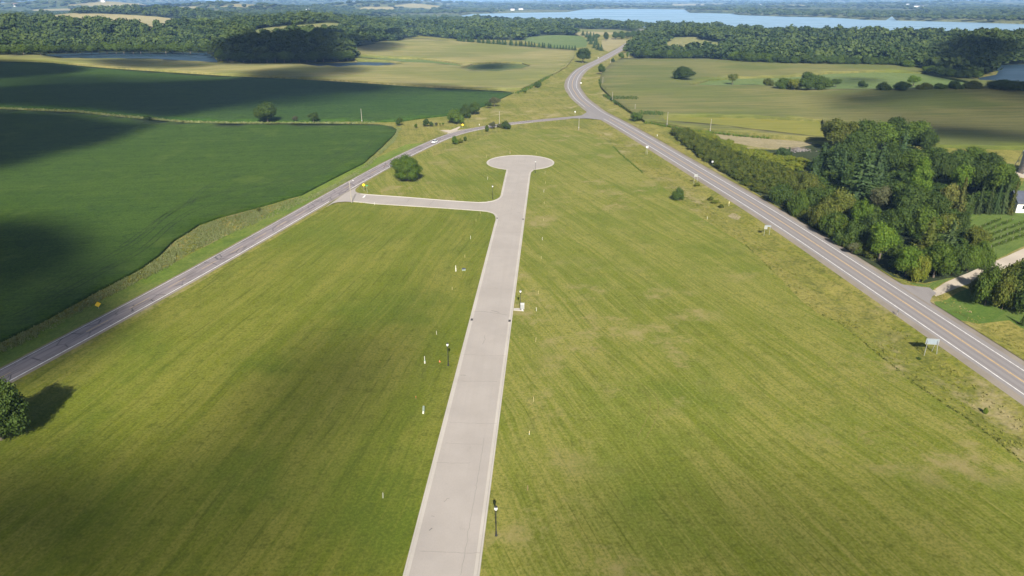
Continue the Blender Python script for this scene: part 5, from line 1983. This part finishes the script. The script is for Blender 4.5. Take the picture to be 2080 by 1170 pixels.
# --- rock pile
t = thing('rock_pile', 'grey pile of field stones at the edge of the stubble behind the thicket', 'rock pile', at(1619, 306))
rk = MB()
rg = np.random.default_rng(9)
iv, jf = ico(1)
wd = 46 * mpp(1619, 306)
for i in range(150):
    c = np.array((rg.normal(0, .22) * wd, rg.normal(0, 1.6), 0))
    c[2] = max(0, 1.3 * math.exp(-(c[0] / (wd * .35)) ** 2) * math.exp(-(c[1] / 2) ** 2) * rg.uniform(.3, 1.1))
    s = rg.uniform(.25, .6)
    rk.add(iv * s * rg.uniform(.7, 1.2, (len(iv), 1)) * np.array((1.2, 1, .8)) + c, jf.tolist())
rk.build('stones', MT['stone'], t)
lg = MB()
for i in range(12):
    a = rg.uniform(-.6, .6)
    c = np.array((rg.uniform(-.4, .4) * wd, rg.uniform(-1.5, 1.5), rg.uniform(.9, 1.6)))
    dd = np.array((math.cos(a), math.sin(a), rg.uniform(-.15, .15))) * rg.uniform(1, 2)
    lg.tube([c - dd, c + dd], .12, 6)
lg.build('branches', BARK, t)

# --- vine rows
ROWS = [((1979, 470), (2032, 447)), ((1986, 478), (2056, 449)), ((1995, 487), (2080, 453)), ((2004, 496), (2096, 460)), ((2013, 504), (2110, 468))]
for i, (a, b) in enumerate(ROWS):
    pa, pb = np.array(P(*a)), np.array(P(*b))
    L = np.linalg.norm(pb - pa)
    dirv = (pb - pa) / L
    t = thing('vine_row', '%s row of young vines in the plot by the gravel drive, from the grove' % ['first', 'second', 'third', 'fourth', 'fifth'][i], 'vine row', (pa[0], pa[1], hz(*pa)), math.atan2(dirv[1], dirv[0]), 'vine rows')
    rg = np.random.default_rng(50 + i)
    n = int(L * 26)
    C = np.column_stack((rg.uniform(0, L, n), rg.normal(0, .28, n), np.abs(rg.normal(.55, .3, n))))
    V, Q = leaf_quads(rg, C, unit(rg.normal(size=(n, 3)) + (0, -.4, .6)), .2)
    link('foliage', mesh_np('foliage', V, Q.ravel(), np.full(n, 4), [LEAF['green']], tint=rg.random(n)), t)
    ps = MB()
    k = int(L / 4)
    for j in range(k + 1):
        ps.box(j * L / k - .04, j * L / k + .04, -.04, .04, -.2, 1.1)
    ps.build('trellis', MT['wood'], t)

# --- farmstead at the right edge: garage, grain bin, windmill tower
bx, by = P(2077, 433)
bz = hz(bx, by)
t = thing('garage', 'white garage with a dark roof at the right edge behind the spruce row', 'garage', (bx + 4.5, by + 4, bz), math.radians(-4))
MB().box(-6.5, 6.5, -4, 4, -.4, 2.9).build('wall', MT['wall'], t)
t.scale = (1, 1, 1.25)
rf = MB()
rf.add([(-6.9, -4.6, 2.75), (6.9, -4.6, 2.75), (6.9, 0, 5.4), (-6.9, 0, 5.4), (-6.9, 4.6, 2.75), (6.9, 4.6, 2.75), (-6.9, -4.6, 2.93), (6.9, -4.6, 2.93), (6.9, 0, 5.6), (-6.9, 0, 5.6), (-6.9, 4.6, 2.93), (6.9, 4.6, 2.93)],
       [(6, 7, 8, 9), (9, 8, 11, 10), (0, 3, 2, 1), (3, 4, 5, 2), (0, 1, 7, 6), (4, 10, 11, 5), (0, 6, 9, 3), (3, 9, 10, 4), (1, 2, 8, 7), (2, 5, 11, 8)])
rf.add([(-6.5, -4, 2.9), (-6.5, 4, 2.9), (-6.5, 0, 5.35)], [(0, 1, 2)])
rf.add([(6.5, -4, 2.9), (6.5, 4, 2.9), (6.5, 0, 5.35)], [(0, 2, 1)])
rf.build('roof', MT['roof'], t)
w = MB().box(-4.6, -3.2, -4.06, -4.01, 1.1, 2.1).build('window', MT['glass'], t)
MB().box(-4.7, -4.602, -4.09, -4.02, 1.0, 2.2).box(-3.198, -3.1, -4.09, -4.02, 1.0, 2.2).box(-4.6, -3.2, -4.09, -4.02, 2.102, 2.2).box(-4.6, -3.2, -4.09, -4.02, 1.0, 1.098).build('frame', MT['white'], w)
d = MB().box(-1.5, 3.4, -4.07, -4.01, 0, 2.4)
for k in range(3):
    d.box(-1.5, 3.4, -4.085, -4.072, .55 + .6 * k, .6 + .6 * k)
d.build('garage_door', MT['white'], t)
bx, by = P(2097, 352)
bz = hz(bx, by)
t = thing('storage_bin', 'beige round storage bin at the right edge behind the lattice tower', 'storage bin', (bx, by, bz))
MB().lathe([(5.2, -.3), (5.2, 9.0)], 28).build('wall', MT['beige'], t)
rb = MB()
for k in range(6):
    rb.lathe([(5.21, .9 + 1.3 * k), (5.27, .95 + 1.3 * k), (5.27, 1.02 + 1.3 * k), (5.21, 1.07 + 1.3 * k)], 28)
rb.build('ribs', MT['galv'], t)
MB().lathe([(5.45, 9.0), (5.4, 9.1), (.6, 12.0), (.5, 12.3)], 28).build('roof', MT['galv'], t)
bx, by = P(2085, 350)
bz = hz(bx, by)
t = thing('lattice_tower', 'tall grey lattice tower at the right edge of the farmyard', 'tower', (bx, by, bz))
Ht, B0, B1 = 20.0, 3.9, .3
for sx in (-1, 1):
    for sy in (-1, 1):
        MB().tube([(sx * B0, sy * B0, -.3), (sx * B1, sy * B1, Ht)], .12, 6).build('leg', MT['galv'], t)
br = MB()
zs = [0, 4.4, 8.2, 11.4, 14.0, 16.2, 18.0]
wd_ = lambda z: B0 + (B1 - B0) * z / Ht
for i, z in enumerate(zs):
    w = wd_(z)
    cs = [(-w, -w), (w, -w), (w, w), (-w, w)]
    for k in range(4):
        a, b = cs[k], cs[(k + 1) % 4]
        if i:
            br.tube([(*a, z), (*b, z)], .06, 5)
        if i < len(zs) - 1:
            w2 = wd_(zs[i + 1])
            c2 = [(-w2, -w2), (w2, -w2), (w2, w2), (-w2, w2)]
            br.tube([(*a, z), (*c2[(k + 1) % 4], zs[i + 1])], .05, 5)
            br.tube([(*b, z), (*c2[k], zs[i + 1])], .05, 5)
br.build('braces', MT['galv'], t)
rot = MB()
for k in range(16):
    Mx = Matrix.Translation((0, -.7, Ht + .3)) @ Matrix.Rotation(2 * math.pi * k / 16, 4, 'Y') @ Matrix.Rotation(.4, 4, 'Z')
    rot.add([Mx @ Vector(p) for p in ((-.08, 0, .4), (.08, 0, .4), (.22, 0, 1.5), (-.22, 0, 1.5), (-.08, .02, .4), (.08, .02, .4), (.22, .02, 1.5), (-.22, .02, 1.5))], [(0, 1, 2, 3), (7, 6, 5, 4), (0, 4, 5, 1), (1, 5, 6, 2), (2, 6, 7, 3), (3, 7, 4, 0)])
rot.build('rotor', MT['galv'], t)
MB().tube([(0, -.7, Ht + .3), (0, 2.0, Ht + .3)], .06, 6).box(-.02, .02, 1.3, 2.5, Ht - .15, Ht + .75).build('tail', MT['galv'], t)


# --- far buildings
def house(u, v, w, d_, h, lb, name='house', wall='wall', roof='roof', rz=0.0, cat='house'):
    t = thing(name, lb, cat, at(u, v), rz)
    x0, y0 = w / 2, d_ / 2
    MB().box(-x0, x0, -y0, y0, -1, h).build('wall', MT[wall], t)
    e = .5
    r = h * .55
    MB().add([(-x0 - e, -y0 - e, h), (x0 + e, -y0 - e, h), (x0 + e, 0, h + r), (-x0 - e, 0, h + r), (-x0 - e, y0 + e, h), (x0 + e, y0 + e, h)],
             [(0, 1, 2, 3), (3, 2, 5, 4), (0, 3, 4), (1, 5, 2), (0, 4, 5, 1)]).build('roof', MT[roof], t)
    wn = MB()
    k = min(6, max(2, int(w / 4)))
    for i in range(k):
        cx = -x0 + (i + .5) * w / k
        wn.box(cx - .6, cx + .6, -y0 - .06, -y0 - .01, h * .4, h * .75)
    wn.build('windows', MT['glass'], t)


def silo(u, v, r, h, lb):
    t = thing('silo', lb, 'silo', at(u, v), 0, 'far silos')
    MB().lathe([(r, -1), (r, h)], 14).build('wall', MT['wall'], t)
    MB().lathe([(r, h), (r * .8, h + r * .6), (r * .3, h + r * .95), (.05, h + r)], 14).build('dome', MT['signback'], t)


house(33.5, 13, 26, 14, 11, 'large white farm building with reddish roof at the far left', 'barn', roof='redroof', cat='barn')
house(153, 20, 16, 10, 7, 'small white house among woods left, below the pale far fields')
house(210, 4, 24, 14, 11, 'tiny white farmhouse above the pale far fields on the left')
house(930, 19, 32, 16, 6, 'long white building on the shore by the left end of the lake', 'lake_building', cat='building')
house(635, 26, 10, 7, 4, 'low white shed beside the far silos', 'shed', cat='shed')
silo(622.8, 25, 2.6, 13, 'left one of the two pale silos far behind the woods')
silo(628, 25, 2.6, 14.5, 'right one of the two pale silos far behind the woods')
house(1058, 20, 26, 14, 8, 'small white house on the far lake shore')
house(1041, 21, 22, 12, 8, 'second small white house on the far lake shore, left of the other')
house(1543, 11, 24, 12, 9, 'small white building on the hill beyond the right arm of the lake')
house(1843, 11, 26, 14, 12, 'white building on the wooded hill beyond the lake on the right', 'barn', cat='barn')
house(1865, 14, 70, 16, 7, 'long low white building beside the white one on the wooded hill', 'barn', cat='barn')
house(1499, 97, 9, 7, 3.2, 'pale house at the hilltop clearing right of the far highway')

# ------------------------------------------------------------------ clouds high above and behind the camera: they throw the shade over the fields
SUN = Vector((.06, -1.0, .70)).normalized()
CLOUD_Z = 900.0


def cloud(name, pix, thick, soft, seed, pts_world=None):
    thick = thick / 14.0
    """a flat-bottomed cumulus slab standing between the sun and the ground outlined in PIX"""
    g = np.array(pts_world if pts_world else [flat(u, v) for u, v in pix])
    sh = np.array((SUN.x, SUN.y)) * (CLOUD_Z / SUN.z)
    poly = dens(catmull(list(map(tuple, g)) + [tuple(g[0])], lambda p: max(12, soft * .35))[:-1] + sh, 0, base=10, frac=0.0)
    rg = np.random.default_rng(seed)
    lo, hi = poly.min(axis=0), poly.max(axis=0)
    st = max(8, soft * .3)
    xs = np.arange(lo[0], hi[0], st)
    ys = np.arange(lo[1], hi[1], st)
    X, Y = np.meshgrid(xs, ys)
    X, Y = X.ravel() + rg.uniform(-st * .2, st * .2, X.size), Y.ravel() + rg.uniform(-st * .2, st * .2, X.size)
    ok = inside(X, Y, poly)
    X, Y = X[ok], Y[ok]
    dd = np.full(len(X), 1e9)
    for (x1, y1), (x2, y2) in zip(poly, np.roll(poly, -1, 0)):
        dx, dy = x2 - x1, y2 - y1
        t = np.clip(((X - x1) * dx + (Y - y1) * dy) / (dx * dx + dy * dy + 1e-9), 0, 1)
        dd = np.minimum(dd, np.hypot(X - x1 - t * dx, Y - y1 - t * dy))
    keep = dd > st * .5
    X, Y, dd = X[keep], Y[keep], dd[keep]
    pts = [Vector(p) for p in poly] + [Vector((a, b)) for a, b in zip(X, Y)]
    k = len(poly)
    V, E, Fc, *_ = delaunay_2d_cdt(pts, [(i, (i + 1) % k) for i in range(k)], [], 1, 1e-3, False)
    V = np.array([(v.x, v.y) for v in V])
    D = np.zeros(len(V))
    D[:] = 0
    dd2 = np.full(len(V), 1e9)
    for (x1, y1), (x2, y2) in zip(poly, np.roll(poly, -1, 0)):
        dx, dy = x2 - x1, y2 - y1
        t = np.clip(((V[:, 0] - x1) * dx + (V[:, 1] - y1) * dy) / (dx * dx + dy * dy + 1e-9), 0, 1)
        dd2 = np.minimum(dd2, np.hypot(V[:, 0] - x1 - t * dx, V[:, 1] - y1 - t * dy))
    q = np.clip(dd2 / soft, 0, 1)
    q = q * q * (3 - 2 * q)
    lump = .62 + .38 * np.sin(V[:, 0] / (soft * .9) + seed) * np.sin(V[:, 1] / (soft * 1.1) + seed * 2) + .25 * np.sin(V[:, 0] / (soft * .37) + V[:, 1] / (soft * .5))
    topz = CLOUD_Z + .3 + thick * q * np.clip(lump, .25, 1.3)
    botz = CLOUD_Z - .06 * thick * q
    n = len(V)
    VV = np.concatenate((np.column_stack((V, topz)), np.column_stack((V, botz))))
    f = []
    edge = {}
    for t in Fc:
        t = list(t)
        a, b, c = V[t[0]], V[t[1]], V[t[2]]
        if (b[0] - a[0]) * (c[1] - a[1]) - (b[1] - a[1]) * (c[0] - a[0]) < 0:
            t = t[::-1]
        f.append(t)
        for i in range(3):
            edge[(t[i], t[(i + 1) % 3])] = 1
    fl, cn = [], []
    for t in f:
        fl += t
        cn.append(3)
        fl += [i + n for i in t[::-1]]
        cn.append(3)
    for (a, b) in edge:
        if (b, a) not in edge:
            fl += [b, a, a + n, b + n]
            cn.append(4)
    me = mesh_np(name, VV, fl, cn, [M['cloud']])
    return props(link(name, me), kind='structure')


m, nt, b_, out_ = new_mat('cloud_vapour')
nt.nodes.remove(b_)
vs = nt.nodes.new('ShaderNodeVolumeScatter')
vs.inputs['Color'].default_value = (.98, .98, .98, 1)
vs.inputs['Density'].default_value = .28
nt.links.new(vs.outputs[0], out_.inputs['Volume'])
M['cloud'] = m

CL = [
    # outline of the shade on the ground (photo pixels), thickness m, softness m
    ([(915, 540), (850, 570), (760, 600), (650, 640), (540, 700), (430, 780), (300, 880), (180, 1000), (120, 1180), (420, 1300), (700, 1250), (790, 1100), (840, 930), (885, 800), (915, 680)], 210, 72),
    ([(880, 610), (760, 650), (640, 690), (540, 760), (480, 850), (440, 960), (520, 1000), (640, 960), (740, 880), (820, 780), (870, 690)], 120, 55),
    ([(-200, 900), (60, 900), (200, 950), (300, 1020), (360, 1180), (300, 1340), (-300, 1300)], 120, 30),
    ([(-300, 860), (100, 880), (330, 890), (560, 930), (860, 1000), (820, 1340), (-300, 1340)], 100, 50),
    ([(1040, 1000), (1250, 940), (1500, 930), (1800, 960), (2080, 1000), (2300, 1040), (2300, 1340), (1040, 1340)], 66, 44),  # added cloud, shaped to darken the near right lawn and miss the street
    ([(-300, 222), (0, 226), (160, 232), (300, 248), (345, 252), (300, 272), (230, 296), (130, 318), (60, 345), (0, 352), (-300, 360)], 240, 26),
    ([(-300, 430), (0, 440), (100, 440), (180, 460), (240, 500), (200, 560), (60, 635), (-100, 700), (-300, 760)], 150, 24),
    ([(-300, 196), (0, 178), (120, 172), (250, 168), (420, 163), (560, 158), (700, 166), (800, 178), (780, 188), (650, 196), (540, 206), (480, 220), (400, 234), (350, 246), (240, 236), (100, 226), (0, 220), (-300, 214)], 260, 28),
    ([(-300, 122), (0, 124), (110, 128), (190, 140), (160, 150), (60, 160), (-100, 170), (-300, 172)], 240, 35),
    ([(-200, 150), (0, 146), (200, 150), (420, 155), (700, 164), (900, 174), (900, 190), (700, 215), (400, 236), (0, 220), (-200, 215)], 40, 60),
    ([(470, 150), (640, 138), (760, 144), (720, 158), (600, 170), (500, 168)], 170, 45),
    ([(160, 124), (280, 120), (420, 128), (440, 138), (330, 142), (200, 134)], 110, 40),
    ([(800, 172), (900, 174), (1000, 180), (1030, 188), (980, 190), (880, 186)], 160, 28),
    ([(436, 136), (428, 118), (470, 92), (560, 80), (700, 78), (800, 74), (830, 80), (760, 92), (715, 98), (728, 124), (710, 136), (560, 139)], 260, 55),
    ([(690, 105), (740, 100), (800, 98), (830, 102), (800, 110), (740, 114)], 150, 40),
    ([(935, 143), (960, 131), (1010, 127), (1050, 130), (1030, 142), (970, 148)], 90, 30),  # small cloud added to darken the green crop in the hollow
    ([(1860, 118), (1890, 100), (1950, 92), (2020, 96), (2060, 110), (2050, 135), (2000, 160), (1940, 168), (1880, 156)], 260, 50),
    ([(1620, 200), (1800, 188), (2080, 186), (2400, 200), (2400, 312), (2080, 302), (1880, 294), (1720, 262)], 16, 50),
    ([(1690, 176), (1800, 170), (1790, 160), (1700, 158)], 80, 30),
    ([(1660, 205), (1800, 192), (1920, 188), (2080, 190), (2300, 200), (2300, 236), (2080, 226), (1900, 216), (1780, 226), (1700, 232)], 170, 60),
    ([(1790, 262), (1880, 256), (1990, 262), (2080, 272), (2400, 290), (2400, 310), (2080, 300), (1950, 292), (1850, 284)], 200, 42),
    ([(-300, 660), (0, 618), (150, 560), (270, 500), (380, 450), (500, 415), (600, 390), (620, 396), (520, 430), (400, 470), (330, 520), (280, 570), (300, 620), (330, 640), (240, 700), (130, 780), (-40, 860), (-300, 900)], 120, 13),
]
for i, (px, th, so) in enumerate(CL):
    cloud('cloud', px, th, so, i + 1)
# far cloud shade over the distant hills
for i, (u, v, rx, ry) in enumerate([(250, 24, 420, 300), (620, 36, 330, 160), (1500, 46, 0, 0), (1100, 40, 260, 130), (1750, 24, 500, 320), (60, 64, 200, 90), (380, 12, 800, 500)]):
    if rx:
        c = np.array(flat(u, v))
        cloud('cloud', None, 150, min(rx, ry) * .4, 40 + i, [tuple(c + np.array((math.cos(a) * rx * (1 + .2 * math.sin(3 * a + i)), math.sin(a) * ry))) for a in np.linspace(0, 2 * math.pi, 14, endpoint=False)])

# ------------------------------------------------------------------ air
hb = MB().box(-16000, 16000, -1500, 16500, -12, 105)
m, nt, b_, out_ = new_mat('haze_air')
nt.nodes.remove(b_)
pv = nt.nodes.new('ShaderNodeVolumePrincipled')
pv.inputs['Color'].default_value = (.31, .56, 1.0, 1)
pv.inputs['Density'].default_value = HAZE
pv.inputs['Density Attribute'].default_value = ''
pv.inputs['Anisotropy'].default_value = -.35
nt.links.new(pv.outputs[0], out_.inputs['Volume'])
props(hb.build('haze', m), kind='stuff')

# ------------------------------------------------------------------ light and sky
w = bpy.data.worlds.new('World')
SC.world = w
w.use_nodes = True
nt = w.node_tree
nt.nodes.clear()
wo = nt.nodes.new('ShaderNodeOutputWorld')
bg = nt.nodes.new('ShaderNodeBackground')
sk = nt.nodes.new('ShaderNodeTexSky')
sk.sky_type = 'NISHITA'
sk.sun_disc = False
sk.sun_elevation = math.asin(SUN.z)
sk.sun_rotation = math.atan2(SUN.x, SUN.y)
sk.air_density = 1.0
sk.dust_density = 1.2
nt.links.new(sk.outputs[0], bg.inputs[0])
bg.inputs[1].default_value = SKY
nt.links.new(bg.outputs[0], wo.inputs[0])
sl = bpy.data.lights.new('sun', 'SUN')
sl.energy = SUNE
sl.angle = math.radians(.53)
sl.color = (1.0, .95, .86)
so_ = bpy.data.objects.new('sun', sl)
COL.objects.link(so_)
so_.rotation_euler = SUN.to_track_quat('Z', 'Y').to_euler()
so_.location = (0, -300, 400)

cam = bpy.data.cameras.new('camera')
cam.sensor_width = 36.0
cam.lens = F / 2080 * 36.0
cam.clip_start = .5
cam.clip_end = 60000
co = bpy.data.objects.new('camera', cam)
COL.objects.link(co)
co.location = (0, 0, H)
co.rotation_euler = (math.pi / 2 - PITCH, 0, 0)
SC.camera = co

SC.render.engine = 'CYCLES'
cy = SC.cycles
cy.use_denoising = True
cy.max_bounces = 6
cy.diffuse_bounces = 2
cy.glossy_bounces = 2
cy.transmission_bounces = 2
cy.volume_bounces = 0
cy.transparent_max_bounces = 32
cy.caustics_reflective = False
cy.caustics_refractive = False
cy.sample_clamp_indirect = 6
SC.view_settings.view_transform = 'Standard'
SC.view_settings.look = 'None'
SC.view_settings.gamma = 1
SC.view_settings.exposure = EXPO
